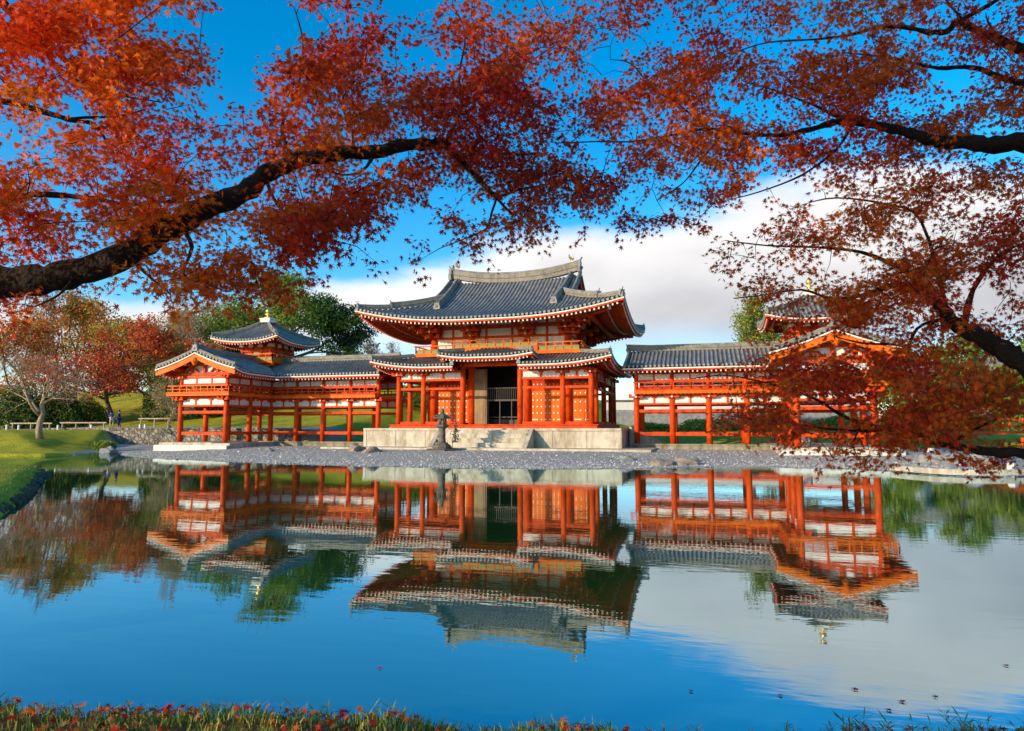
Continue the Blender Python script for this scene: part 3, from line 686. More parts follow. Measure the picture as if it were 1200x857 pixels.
# golden birds on the ridge
def bird(x, y, z, s, parent):
    mb = MB(); P_ = lambda a, b_, c_: (x+a*s, y+b_*s, z+c_*s)
    mb.lathe((x,y,z), [(.22*s,0),(.16*s,.10*s)], 8)
    for t_ in (-.07,.07): mb.tube([P_(0,t_,.08), P_(.02,t_,.30), P_(-.02,t_,.48)], .022*s, 5)
    mb.tube([P_(-.20,0,.50), P_(-.10,0,.52), P_(.05,0,.56), P_(.16,0,.66), P_(.20,0,.82), P_(.17,0,.94), P_(.20,0,1.0)], [.05*s,.13*s,.15*s,.11*s,.06*s,.05*s,.06*s], 8)
    mb.tube([P_(.20,0,1.0), P_(.32,0,.98)], [.035*s,.006*s], 5)                    # beak
    for t_ in (-.05,0,.05): mb.tube([P_(.17,0,1.02), P_(.10,t_,1.14), P_(.14,t_*1.6,1.20)], [.02*s,.018*s,.006*s], 4)
    for k, t_ in enumerate((-.16,-.08,0,.08,.16)): mb.tube([P_(-.16,t_*.4,.52), P_(-.34,t_,.78), P_(-.36,t_*1.3,1.05), P_(-.26-.02*abs(k-2),t_*1.6,1.30-.04*abs(k-2))], [.05*s,.06*s,.055*s,.015*s], 5)
    for t_ in (-1,1):
        for q in range(3): mb.tube([P_(.04,t_*.12,.60), P_(-.04-.05*q,t_*(.26+.05*q),.80-.05*q), P_(-.14-.06*q,t_*(.34+.06*q),.96-.10*q)], [.06*s,.055*s,.012*s], 5)
    return mb.build('golden_bird', M['gold'], parent)
bird(-4.75, YC, rp[1][2]+.73, .62, hall); bird(4.75, YC, rp[-2][2]+.73, .62, hall)

# ------------------------------------------------------------------ wings
def wing(sx):
    side_ = 'left' if sx < 0 else 'right'
    loc = Vector((sx*16.5, 3.5, .35))
    w = thing('corridor_wing', loc, 'open vermilion corridor wing on the %s of the hall, %s' % (side_, 'before the tall green tree' if sx < 0 else 'partly behind the red maple sprays'), 'corridor', 'corridor wings flanking the hall')
    m = sx
    X0, bb, XI, XO, Yb, Yr, Yf = 9.93, 2.42, 19.61, 23.66, 2.25, 6.3, -3.09
    Ym = (Yb+Yf)/2
    # stone platform
    mb = MB(m); mb.bx(9.9, 20.0, Yb-.95, Yr+1.2, .15, .70, 0); mb.bx(9.9,20.0,Yb-1.02,Yb-.4,.701,.80,0)
    mb.bx(18.5, 24.75, Yf-.9, Yr+1.2, .16, .76, 1); mb.bx(18.45, 24.8, Yf-1.2, Yf-.86, .20, .60, 1)
    mb.bx(20.0,24.7,Yf-.88,Yr+1.1,.761,.80,1)
    if sx > 0:
        for k in range(4): mb.bx(18.9+1.5*k, 18.93+1.5*k, Yf-1.204, Yf-1.19, .2, .6, 0)
    mb.build('stone_platform', [M['stone_moss'] if 1 else 0, M['stone']], w)
    mb = MB(m)
    for k in range(4): mb.bx(18.43+1.6*k, 18.43+1.6*(k+1)-.02, Yf-1.32, Yf-1.203, .18, .62)
    mb.build('white_kerb', M['stone_white'], w)
    cols = [(X0+k*bb, Yb) for k in range(5)]+[(X0+k*bb, Yr) for k in range(5)]+[(XO,Yb),(XO,Yr),(XI,Ym),(XO,Ym),(XI,Yf),(XO,Yf)]
    for x, y in cols: column(x, y, .78, 4.0, .20, w, m)
    for x, y in cols: column(x, y, 4.4, 5.6, .15, w, m)
    # sides as (p, q, outward normal)
    sides = [((X0+k*bb,Yb),(X0+(k+1)*bb,Yb),(0,-1)) for k in range(4)]+[((X0+k*bb,Yr),(X0+(k+1)*bb,Yr),(0,1)) for k in range(4)]
    sides += [((XI,Yf),(XI,Ym),(-1,0)),((XI,Ym),(XI,Yb),(-1,0)),((XO,Yf),(XO,Ym),(1,0)),((XO,Ym),(XO,Yb),(1,0)),((XO,Yb),(XO,Yr),(1,0)),((XI,Yf),(XO,Yf),(0,-1)),((XI,Yr),(XO,Yr),(0,1))]
    tb = MB(m); pl = MB(m); up_ = MB(m)
    for p, q, nrm in sides:
        A = lambda z: (*p, z); B = lambda z: (*q, z)
        for z, ww, h in ((1.46,.15,.24),(3.04,.15,.22),(3.52,.20,.13),(4.13,.22,.16)): tb.beam(A(z), B(z), ww, h, 0)
        pl.beam(A(3.82), B(3.82), .06, .47, 0)
        L_ = (Vector(p)-Vector(q)).length; ns = 2 if L_ < 3.5 else 3
        for k in range(1, ns):
            c_ = Vector(p).lerp(Vector(q), k/ns); tb.beam((c_.x,c_.y,3.55),(c_.x,c_.y,4.05),.13,.13); tb.box((c_.x,c_.y,4.0),(.30,.30,.10))
            up_.beam((c_.x,c_.y,4.5),(c_.x,c_.y,5.75),.11,.11,0)
        up_.beam(A(5.12), B(5.12), .14, .14, 0); up_.beam(A(5.66), B(5.66), .2, .16, 0); up_.beam(A(5.40), B(5.40), .05, .40, 1)
        up_.beam(A(4.62), B(4.62), .12,.12, 0)
    tb.build('tie_beams', M['red'], w); pl.build('plaster_panels', M['plaster'], w); up_.build('upper_frame', [M['red'], M['plaster']], w)
    for x, y in cols:
        if y == Yb and x < 19: bracket(x, y, 3.72, 0, -1, w, m, 1, .7); bracket(x, y, 5.42, 0, -1, w, m, 1, .5)
        elif y == Yr and x < 23: bracket(x, y, 3.72, 0, 1, w, m, 1, .7)
        elif x == XI and y < 3: bracket(x, y, 3.72, -1, 0, w, m, 1, .7); bracket(x, y, 5.42, -1, 0, w, m, 1, .5)
        elif x == XO: bracket(x, y, 3.72, 1, 0, w, m, 1, .7)
    for x in (XI, XO): bracket(x, Yf, 3.70, 0, -1, w, m, 1, .7); bracket(x, Yf, 5.42, 0, -1, w, m, 1, .5)
    # upper floor and railings
    e = .75; fl = MB(m)
    fl.bx(X0-.1, XI-e, Yb-e, Yr+e, 4.24, 4.40); fl.bx(XI-e, XO+e, Yf-e, Yr+e, 4.242, 4.402)
    fl.bx(X0-.1, XI-e-.03, Yb-e-.03, Yb-e+.05, 4.20, 4.48)
    fl.build('upper_floor', M['orange'], w)
    jo = MB(m)
    for k in range(40):
        x = X0+k*.27
        if x < XI-e: jo.bx(x, x+.09, Yb-e+.02, Yb+.3, 4.14, 4.238)
    jo.build('floor_joists', M['red'], w)
    railing((X0,Yb-e),(XI-e,Yb-e),4.42,.56,w,m,('red','red')); railing((XI-e,Yb-e),(XI-e,Yf-e),4.42,.56,w,m,('red','red'))
    railing((XI-e,Yf-e),(XO+e,Yf-e),4.42,.56,w,m,('orange','orange')); railing((XO+e,Yf-e),(XO+e,Yr+e),4.42,.56,w,m,('red','red')); railing((X0,Yr+e),(XO+e,Yr+e),4.42,.56,w,m,('red','red'))
    # roofs
    XR, YR = (XI+XO)/2, (Yb+Yr)/2; Hd = 3.52
    prof = lambda d: 6.02+.30*d+.030*d*d
    def zA(x, y): return prof(Hd-abs(y-YR)) + .0*x
    def zB(x, y): return prof(Hd-abs(x-XR)) + .22*max(0, (-(y-(Yf-1.15))+1.8)/1.8)**2*(max(0,1-(Hd-abs(x-XR))/Hd)) + .12*max(0,1-(y-(Yf-1.15))/2.5)**2
    XA0 = 9.15; YG = Yf-1.15; YE = YR+Hd
    val = lambda u: max(0., min(Hd-.06, u-(XR-Hd)))
    slA = [Slope(lambda u, d: (u, YR-Hd+d), zA, XA0, XR-Hd, z0f, lambda u: Hd-.06, 7), Slope(lambda u, d: (u, YR-Hd+d), zA, XR-Hd, XR, val, lambda u: Hd-.06, 7),
           Slope(lambda u, d: (XA0+XR-u, YR+Hd-d), zA, XA0, XR, lambda u: val(XA0+XR-u), lambda u: Hd-.06, 7)]
    valB = lambda y: max(0., min(Hd-.06, y-(YR-Hd))) if y < YR else max(0., min(Hd-.06, (YR+Hd)-y))
    slB = [Slope(lambda u, d: (XR-Hd+d, YG+YE-u), zB, YG, YE, lambda u: valB(YG+YE-u), lambda u: Hd-.06, 7), Slope(lambda u, d: (XR+Hd-d, u), zB, YG, YE, z0f, lambda u: Hd-.06, 7)]
    rt = roof_tiles(slA+slB, w, m, .29, .078, 'corridor_roof'); eave_trim(slA+slB, rt, m); rafters(slA+slB, rt, 1.9, m, .30, .10, tiers=((.12,1.0,.40),(.7,1.9,.50)))
    zrg = prof(Hd)-.05
    ridge_bar([(x, YR, zrg+.10*max(0,(XA0+1.5-x)/1.5)**2) for x in np.linspace(XA0, XR-.2, 8)], .32, .36, rt, m, 'main_ridge')
    ridge_bar([(XR, y, zrg+.28*max(0,1-(y-YG)/3)**2) for y in np.linspace(YG+.02, YE-.1, 12)], .32, .36, rt, m, 'main_ridge')
    end_tile((XR, YG-.02, zrg+.24), (0,-1), .46, rt, m); end_tile((XA0-.02, YR, zrg+.1), (-1,0), .42, rt, m)
    ridge_bar([(XA0+.15, YR-d, zA(XA0, YR-d)+.03) for d in np.linspace(.2,Hd-.05,6)], .24, .16, rt, m, 'verge_ridge')
    for s in (-1,1):
        pts = [(XR+s*d, YG+.12, zB(XR+s*d, YG)+.03) for d in np.linspace(.1,Hd-.02,9)]; ridge_bar(pts, .24, .15, rt, m, 'verge_ridge'); 
        pts = [(XR+s*d, YG+1.35, zB(XR+s*d, YG+1.3)+.03) for d in np.linspace(.2,Hd-.25,8)]; ridge_bar(pts, .24, .18, rt, m, 'descending_ridge'); end_tile((pts[-1][0],pts[-1][1],pts[-1][2]+.03), (s,0), .34, rt, m)
        bb_ = MB(m); bb_.sweep([(XR+s*d, YG+.10, zB(XR+s*d, YG)-.62) for d in np.linspace(0,Hd-.02,10)], .12, .40, 0); bb_.sweep([(XR+s*d, YG+.06, zB(XR+s*d, YG)-.215) for d in np.linspace(0,Hd,10)], .16, .09, 1)
        bb_.build('bargeboard', [M['orange'], M['cream']], rt)
    te = MB(m)
    for k in range(-12,13):
        x = XR+k*.28; te.box((x, YG-.02, zB(x, YG)+.0), (.13,.06,.13))
    te.build('verge_tile_ends', M['tile_end'], rt)
    # gable pendant
    gp = MB(m); gp.tube([(XR,YG+.02,zrg-.35),(XR,YG+.02,zrg-.62),(XR,YG+.02,zrg-.92)], [.10,.26,.10], 10); 
    for s in (-1,1): gp.tube([(XR,YG+.04,zrg-.55),(XR+s*.22,YG+.04,zrg-.68),(XR+s*.30,YG+.04,zrg-.55)], [.09,.08,.04], 6)
    gp.build('gable_pendant', M['orange'], rt)
    # gable truss
    gw = MB(m); ys_ = Yf
    xs = np.linspace(XI-.1, XO+.1, 13); vs = [(x, ys_+.05, zB(x, ys_)-.35) for x in xs]+[(x, ys_+.05, 5.74) for x in xs]
    gw.add(vs, [(13+i,13+i+1,i+1,i) for i in range(12)], 1)
    gw.beam((XI-.5,ys_,5.92),(XO+.5,ys_,5.92),.22,.22,0); gw.beam((XI+.6,ys_-.02,6.62),(XO-.6,ys_-.02,6.62),.2,.2,0); gw.beam((XR,ys_-.03,5.9),(XR,ys_-.03,7.15),.2,.2,0)
    for s in (-1,1):
        gw.beam((XR+s*1.15,ys_-.02,6.0),(XR+s*1.15,ys_-.02,6.6),.18,.18,0); gw.tube([(XR+s*1.7,ys_-.05,6.0),(XR+s*1.3,ys_-.05,6.35),(XR+s*.75,ys_-.05,6.25),(XR+s*.5,ys_-.05,6.0)], .07, 5, 0)
        for dd in (.9, 1.9, 2.9): gw.beam((XR+s*dd,YG+.1,zB(XR+s*dd,YG)-.62),(XR+s*dd,ys_+1,zB(XR+s*dd,ys_)-.60),.16,.16,0)
    gw.build('gable_truss', [M['red'], M['plaster']], w)
    # ------- corner turret
    tz = 3.2; tprof = lambda d: 9.02+.42*d+.062*d*d
    def zT(x, y): return hipz(tz-abs(x-XR), tz-abs(y-YR), tprof, .42, 3.0)
    ef = lambda c0: (lambda u: max(0., tz-abs(u-c0)))
    sT = [Slope(lambda u, d: (u, YR-tz+d), zT, XR-tz, XR+tz, z0f, ef(XR), 7), Slope(lambda u, d: (2*XR-u, YR+tz-d), zT, XR-tz, XR+tz, z0f, ef(XR), 7),
          Slope(lambda u, d: (XR+tz-d, u), zT, YR-tz, YR+tz, z0f, ef(YR), 7), Slope(lambda u, d: (XR-tz+d, 2*YR-u), zT, YR-tz, YR+tz, z0f, ef(YR), 7)]
    tr_ = roof_tiles(sT, w, m, .28, .075, 'turret_roof'); eave_trim(sT, tr_, m); rafters(sT, tr_, 1.9, m, .28, .09, tiers=((.12,1.0,.38),(.65,2.0,.48)))
    for s in (-1,1):
        for o_ in (-1,1):
            pts = [(XR+s*(tz-d), YR+o_*(tz-d), zT(XR+s*(tz-d), YR+o_*(tz-d))+.03) for d in np.linspace(.1,3.0,9)]; ridge_bar(pts, .24, .20, tr_, m, 'hip_ridge'); end_tile((pts[0][0],pts[0][1],pts[0][2]+.02), (s,o_), .32, tr_, m); end_tile((pts[3][0],pts[3][1],pts[3][2]+.1), (s,o_), .30, tr_, m)
    fz = tprof(tz)-.08
    fb = MB(m); fb.box((XR,YR,fz+.12),(.95,.95,.28)); fb.box((XR,YR,fz+.30),(1.1,1.1,.08)); fb.build('finial_base', M['cream'], tr_)
    fn = MB(m); fn.lathe((XR,YR,fz+.34), [(.34,0),(.36,.10),(.16,.16),(.12,.26),(.30,.36),(.10,.42),(.10,.46),(.22,.56),(.24,.68),(.14,.82),(.02,1.0)], 14); fn.build('finial', M['gold'], tr_, True)
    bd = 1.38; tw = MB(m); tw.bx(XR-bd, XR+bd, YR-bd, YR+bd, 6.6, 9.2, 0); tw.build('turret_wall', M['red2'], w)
    td = MB(m)
    for k in range(4):
        t_ = -bd+k*(2*bd/3)
        for s in (-1,1):
            td.cyl(XR+t_, YR+s*(bd+.03), 7.3, 8.72, .10, n=10, mi=0); td.cyl(XR+s*(bd+.03), YR+t_, 7.3, 8.72, .10, n=10, mi=0)
            for (xx, yy, dx, dy) in ((XR+t_, YR+s*(bd+.16), .42, .12), (XR+s*(bd+.16), YR+t_, .12, .42)):
                td.box((xx,yy,8.70),(dx,dy,.14),1); td.box((xx,yy,8.84),(dx*.55,dy,.12),1)
    for s in (-1,1):
        for z, h in ((8.3,.12),(8.98,.16),(7.9,.08)):
            td.beam((XR-bd-.15,YR+s*(bd+.06),z),(XR+bd+.15,YR+s*(bd+.06),z),.12,h,0); td.beam((XR+s*(bd+.062),YR-bd-.15,z+.001),(XR+s*(bd+.062),YR+bd+.15,z+.001),.12,h,0)
    td.build('turret_frame', [M['red'], M['cream']], w)
    wn = MB(m)
    for s in (-1,1):
        wn.bx(XR-.28, XR+.28, YR+s*(bd+.015)-.02, YR+s*(bd+.015)+.02, 7.6, 8.22); wn.bx(XR+s*(bd+.015)-.02, XR+s*(bd+.015)+.02, YR-.28, YR+.28, 7.6, 8.22)
    wn.build('turret_window', M['green'], w)
    bq = 1.9; bf = MB(m); bf.bx(XR-bq-.05, XR+bq+.05, YR-bq-.05, YR+bq+.05, 7.22, 7.36); bf.bx(XR-bq+.3, XR+bq-.3, YR-bq+.3, YR+bq-.3, 6.95, 7.215)
    for s in (-1,1):
        for o_ in (-1,1): bf.beam((XR+s*1.2,YR+o_*1.2,6.95),(XR+s*(bq+.1),YR+o_*(bq+.1),7.12),.16,.18)
    bf.build('turret_balcony', M['orange'], w)
    c4 = [(XR-bq,YR-bq),(XR+bq,YR-bq),(XR+bq,YR+bq),(XR-bq,YR+bq)]
    for k in range(4): railing(c4[k], c4[(k+1)%4], 7.38, .60, w, m, ('orange','green'), 6, .15, True)
    return w
wing(-1); wing(1)

# ------------------------------------------------------------------ stone things on the island
def rock(name, x, y, z, sx_, sy_, sz_, seed, m, parent=None):
    import bmesh
    bm = bmesh.new(); bmesh.ops.create_icosphere(bm, subdivisions=3, radius=1); r_ = random.Random(seed)
    ph = [r_.uniform(0, 6) for _ in range(6)]
    for v in bm.verts:
        c_ = v.co.copy(); k = 1+.22*math.sin(c_.x*2.6+ph[0])*math.cos(c_.y*3.1+ph[1])+.13*math.sin(c_.z*5+ph[2]+c_.x*4)+.08*math.cos(c_.y*9+ph[3])
        v.co = Vector((c_.x*k*sx_, c_.y*k*sy_, max(-.4, c_.z*k)*sz_))
    me_ = bpy.data.meshes.new(name); bm.to_mesh(me_); bm.free(); me_.materials.append(m)
    o = bpy.data.objects.new(name, me_); col.objects.link(o); o.location = (x, y, z); o.rotation_euler = (0,0,r_.uniform(0,6))
    return o
# terrace edging under the podium
mb = MB(); mb.bx(-10.9, 11.3, -4.2, 1.2, .10, .55); mb.bx(-10.93, 11.33, -4.25, -3.9, .10, .585)
tag(mb.build('stone_terrace', M['stone']), 'low worn stone terrace along the foot of the hall podium', 'terrace')
for k, (px, py, a, b_, c_, mm_, lb) in enumerate([
    (418,528.5,.75,.5,.42,'rock','tan rock on the gravel left of the lantern, leftmost of its pair'),
    (436,529.5,.60,.45,.32,'rock','flat tan rock on the gravel, nearer the lantern than its twin'),
    (776,536,.75,.5,.30,'rock','flat brown rock on the gravel right of the podium corner'),
    (797,535.5,.80,.45,.34,'rock','broad brown rock on the gravel below the right corridor columns'),
    (812,537.5,.35,.3,.22,'rock_grey','small grey rock beside the broad brown one'),
    (733,533.5,.45,.4,.20,'rock_grey','low grey rock on the gravel under the podium corner'),
    (127,531,.75,.45,.42,'rock_grey','pale grey rock at the tip of the lawn by the channel'),
    (316,527.5,.28,.22,.20,'rock_grey','lone dark stone on gravel before the left corridor'),
    (1096,545,.8,.5,.45,'rock_grey','grey rock behind the curved kerb, left one'),
    (1128,546,.9,.5,.5,'rock_grey','grey rock behind the curved kerb under the lowest maple bough'),
    (1160,547,.7,.5,.35,'rock','brown rock behind the curved kerb, right one')]):
    zz = .22; 
    for _ in range(6):
        q = _d + _r*((px-CX)/F) - _u*((py-CY)/F); t_ = (zz-CAM.z)/q.z; p = CAM+q*t_; zz = max(.02, zat(p.x, p.y))
    o = rock('rock', p.x, p.y, zz, a, b_, c_, k, M[mm_]); tag(o, lb, 'rock', 'rocks along the shore')
# lantern
lx, ly = -1.62, -5.2; lz = zat(lx, ly)
lt = thing('stone_lantern', (lx, ly, lz), 'dark old stone lantern standing on the gravel before the hall', 'lantern')
mb = MB(); mb.lathe((lx,ly,lz-.05), [(1.08,0),(1.10,.12),(1.0,.17)], 6); mb.build('ground_slab', M['lantern'], lt)
mb = MB(); mb.lathe((lx,ly,lz+.12), [(.62,0),(.66,.10),(.60,.22),(.46,.30),(.40,.38)], 8); mb.build('base', M['lantern'], lt)
mb = MB(); mb.lathe((lx,ly,lz+.48), [(.27,0),(.23,.12),(.22,.45),(.25,.50),(.22,.55),(.21,.85),(.25,.92)], 12); mb.build('shaft', M['lantern'], lt, True)
mb = MB(); mb.lathe((lx,ly,lz+1.38), [(.22,0),(.46,.14),(.48,.24),(.38,.26)], 6); mb.build('platform', M['lantern'], lt)
mb = MB(); 
for k in range(6): a = math.pi/3*k; mb.cyl(lx+.26*math.cos(a), ly+.26*math.sin(a), lz+1.62, lz+2.04, .055, n=6)
mb.lathe((lx,ly,lz+1.63), [(.16,0),(.14,.38)], 6); mb.build('light_chamber', M['lantern'], lt)
mb = MB(); mb.lathe((lx,ly,lz+2.03), [(.30,0),(.56,-.02),(.60,.06),(.34,.20),(.17,.32),(.10,.36)], 6)
for k in range(6): a = math.pi/3*k; mb.tube([(lx+.3*math.cos(a),ly+.3*math.sin(a),lz+2.26),(lx+.56*math.cos(a),ly+.56*math.sin(a),lz+2.10),(lx+.66*math.cos(a),ly+.66*math.sin(a),lz+2.20)], [.04,.05,.03], 5)
mb.build('cap', M['lantern'], lt)
mb = MB(); mb.lathe((lx,ly,lz+2.36), [(.10,0),(.15,.10),(.14,.18),(.04,.30),(.01,.34)], 10); mb.build('finial', M['lantern'], lt, True)
# small plant tied beside the lantern
sx0, sy0 = lx+.72, ly+.15
sp_o = thing('sapling', (sx0, sy0, lz), 'thin leafy sapling just right of the stone lantern', 'sapling')
mb = MB(); mb.tube([(sx0-.1,sy0,lz),(sx0-.05,sy0,lz+.7),(sx0+.08,sy0,lz+1.3),(sx0+.22,sy0,lz+1.75)], [.03,.025,.018,.008], 6)
for k in range(9): z = .5+.14*k; mb.tube([(sx0-.02+.02*k,sy0,lz+z),(sx0+.25,sy0+.04*(-1)**k,lz+z+.10)], [.012,.004], 4)
mb.build('stem', M['bark_brown'], sp_o)
rg = np.random.default_rng(3)
def leafquads(cen, size, cols, name, mt, parent, rg, flat=0.0, elong=1.5):
    n_ = len(cen); nrm = rg.normal(size=(n_,3)); nrm[:,2] = nrm[:,2]*(1-flat)+flat*2.0; nrm /= np.linalg.norm(nrm,axis=1)[:,None]
    t_ = rg.normal(size=(n_,3)); t_ -= nrm*(t_*nrm).sum(1)[:,None]; t_ /= np.linalg.norm(t_,axis=1)[:,None]+1e-9; b_ = np.cross(nrm, t_)
    s_ = size*rg.uniform(.6,1.3,(n_,1)) if not hasattr(size,'__len__') else size[:,None]
    V = np.stack([cen-t_*s_*elong*.5, cen+b_*s_*.42+t_*s_*.05, cen+t_*s_*elong*.5, cen-b_*s_*.42-t_*s_*.03], 1)
    return rawmesh(name, V, 4, cols, mt, parent)
cen = np.stack([sx0+.12+rg.normal(0,.12,160), sy0+rg.normal(0,.08,160), lz+rg.uniform(.5,1.85,160)], 1)
leafquads(cen, .10, np.array([.05,.07,.02])*rg.uniform(.6,1.6,(160,1)), 'foliage', M['leaf_bg'], sp_o, rg)
# pebbles
npb = 11000; xs = rg.uniform(-27, 27, npb*4); ys = rg.uniform(-15.5, 2, npb*4)
S_ = sdist(xs, ys, LAND)+.25*wob(xs, ys, 1.1, 1); keep = (S_ > -.25) & (rg.uniform(0,1,npb*4) < np.exp(-np.maximum(S_,0)/3.5)+.12) & ~((np.abs(xs) < 11) & (ys > -4.1)) & ~((np.abs(xs) > 18) & (np.abs(xs)<25)&(ys > -4.6)) & (ys < 1.2) & (xs > -27-.79*(ys+9))
xs = xs[keep][:npb]; ys = ys[keep][:npb]; zs = height(xs, ys); nn = len(xs)
oct_ = np.array([(1,0,0),(0,1,0),(-1,0,0),(0,-1,0),(0,0,1)], float); fc = [(0,1,4),(1,2,4),(2,3,4),(3,0,4)]
sz_ = rg.uniform(.025,.06,(nn,1,1))*np.where(rg.uniform(size=(nn,1,1))<.04,2.0,1); ang = rg.uniform(0,6.28,nn); ca_, sa_ = np.cos(ang)[:,None], np.sin(ang)[:,None]
O = oct_[None]*sz_*np.concatenate([rg.uniform(.8,1.4,(nn,1,1)),rg.uniform(.6,1,(nn,1,1)),rg.uniform(.4,.8,(nn,1,1))],2)
O = np.stack([O[...,0]*ca_-O[...,1]*sa_, O[...,0]*sa_+O[...,1]*ca_, O[...,2]], -1)+np.stack([xs,ys,zs],1)[:,None]
T = O[:, np.array(fc)].reshape(-1, 3)
pc = np.array([.50,.43,.35])*rg.uniform(.45,1.45,(nn,1)); pc = np.repeat(pc, 4, 0)
M['pebble_attr'] = mat('pebble_colour', (.4,.4,.4), attr='leafcol', rough=.8, spec=.2)
tag(rawmesh('gravel_beach_pebbles', T, 3, pc, M['pebble_attr']), 'loose grey and white pebbles covering the beach below the hall', 'pebbles', kind='stuff')

# masonry retaining wall
wl = bpy.data.materials.new('dry_masonry'); wl.use_nodes = True; t = wl.node_tree; n = t.nodes; l = t.links; b = n['Principled BSDF']; b.inputs['Roughness'].default_value = .9
tx = n.new('ShaderNodeTexCoord'); vo = n.new('ShaderNodeTexVoronoi'); vo.inputs['Scale'].default_value = 3.0; vo.feature = 'DISTANCE_TO_EDGE'; vc = n.new('ShaderNodeTexVoronoi'); vc.inputs['Scale'].default_value = 3.0
for q in (vo, vc): l.new(tx.outputs['Object'], q.inputs['Vector'])
cr = n.new('ShaderNodeValToRGB'); cr.color_ramp.elements[0].color = (.10,.09,.07,1); cr.color_ramp.elements[1].color = (.36,.30,.22,1); l.new(vc.outputs['Color'], cr.inputs[0]); l.new(cr.outputs[0], b.inputs['Base Color'])
c2 = n.new('ShaderNodeValToRGB'); c2.color_ramp.elements[1].position = .12; l.new(vo.outputs['Distance'], c2.inputs[0]); bp = n.new('ShaderNodeBump'); bp.inputs['Distance'].default_value = .12; l.new(c2.outputs[0], bp.inputs['Height']); l.new(bp.outputs[0], b.inputs['Normal'])
mb = MB(); mb.bx(-45, -17.5, 2.95, 3.62, -.2, 1.74); mb.bx(-45,-17.5,2.9,3.3,1.742,1.84)
tag(mb.build('retaining_wall', wl), 'rough grey stone retaining wall left of the left wing', 'stone wall')
# low log rails by the path
def lograil(x0, x1, y, h, label):
    z = zat((x0+x1)/2, y); o = thing('log_rail', ((x0+x1)/2, y, z), label, 'rail', 'low log rails along the hillside path')
    mb = MB(); mb.tube([(x0,y,z+h),(x1,y,z+h)], .07, 8); mb.build('crossbar', M['log'], o)
    n_ = max(2, int((x1-x0)/1.8)+1)
    for k in range(n_): mb = MB(); mb.cyl(x0+.3+(x1-x0-.6)*k/(n_-1), y, z-.1, z+h-.05, .07, n=8); mb.build('post', M['log'], o)
def at_d(px, d): p = at(px, 500, d); return p.x, p.y
x, y = at_d(100, 66); lograil(x-3.2, x+2.6, y, .62, 'long low log rail beside the two walkers')
x, y = at_d(181, 64); lograil(x-1.9, x+1.9, y, 1.0, 'short higher log rail between walkers and the left wing')
x, y = at_d(40, 64); lograil(x-3, x+2.2, y, .55, 'low log rail behind the bare tree on the lawn')
for k, px in enumerate((8,22,68,107,164,170)):
    x, y = at_d(px, 61); z = zat(x,y); mb = MB(); mb.cyl(x, y, z-.1, z+.42, .09, n=8); mb.lathe((x,y,z+.42),[(.09,0),(.04,.04)],8)
    tag(mb.build('path_post', M['white']), ['short pale post at the far left edge of the lawn','short pale post left of the bare tree','short pale post right of the bare tree','short pale post just left of the walkers','left of two short pale posts standing close together','right of two short pale posts standing close together'][k], 'post', 'pale posts along the lawn path')
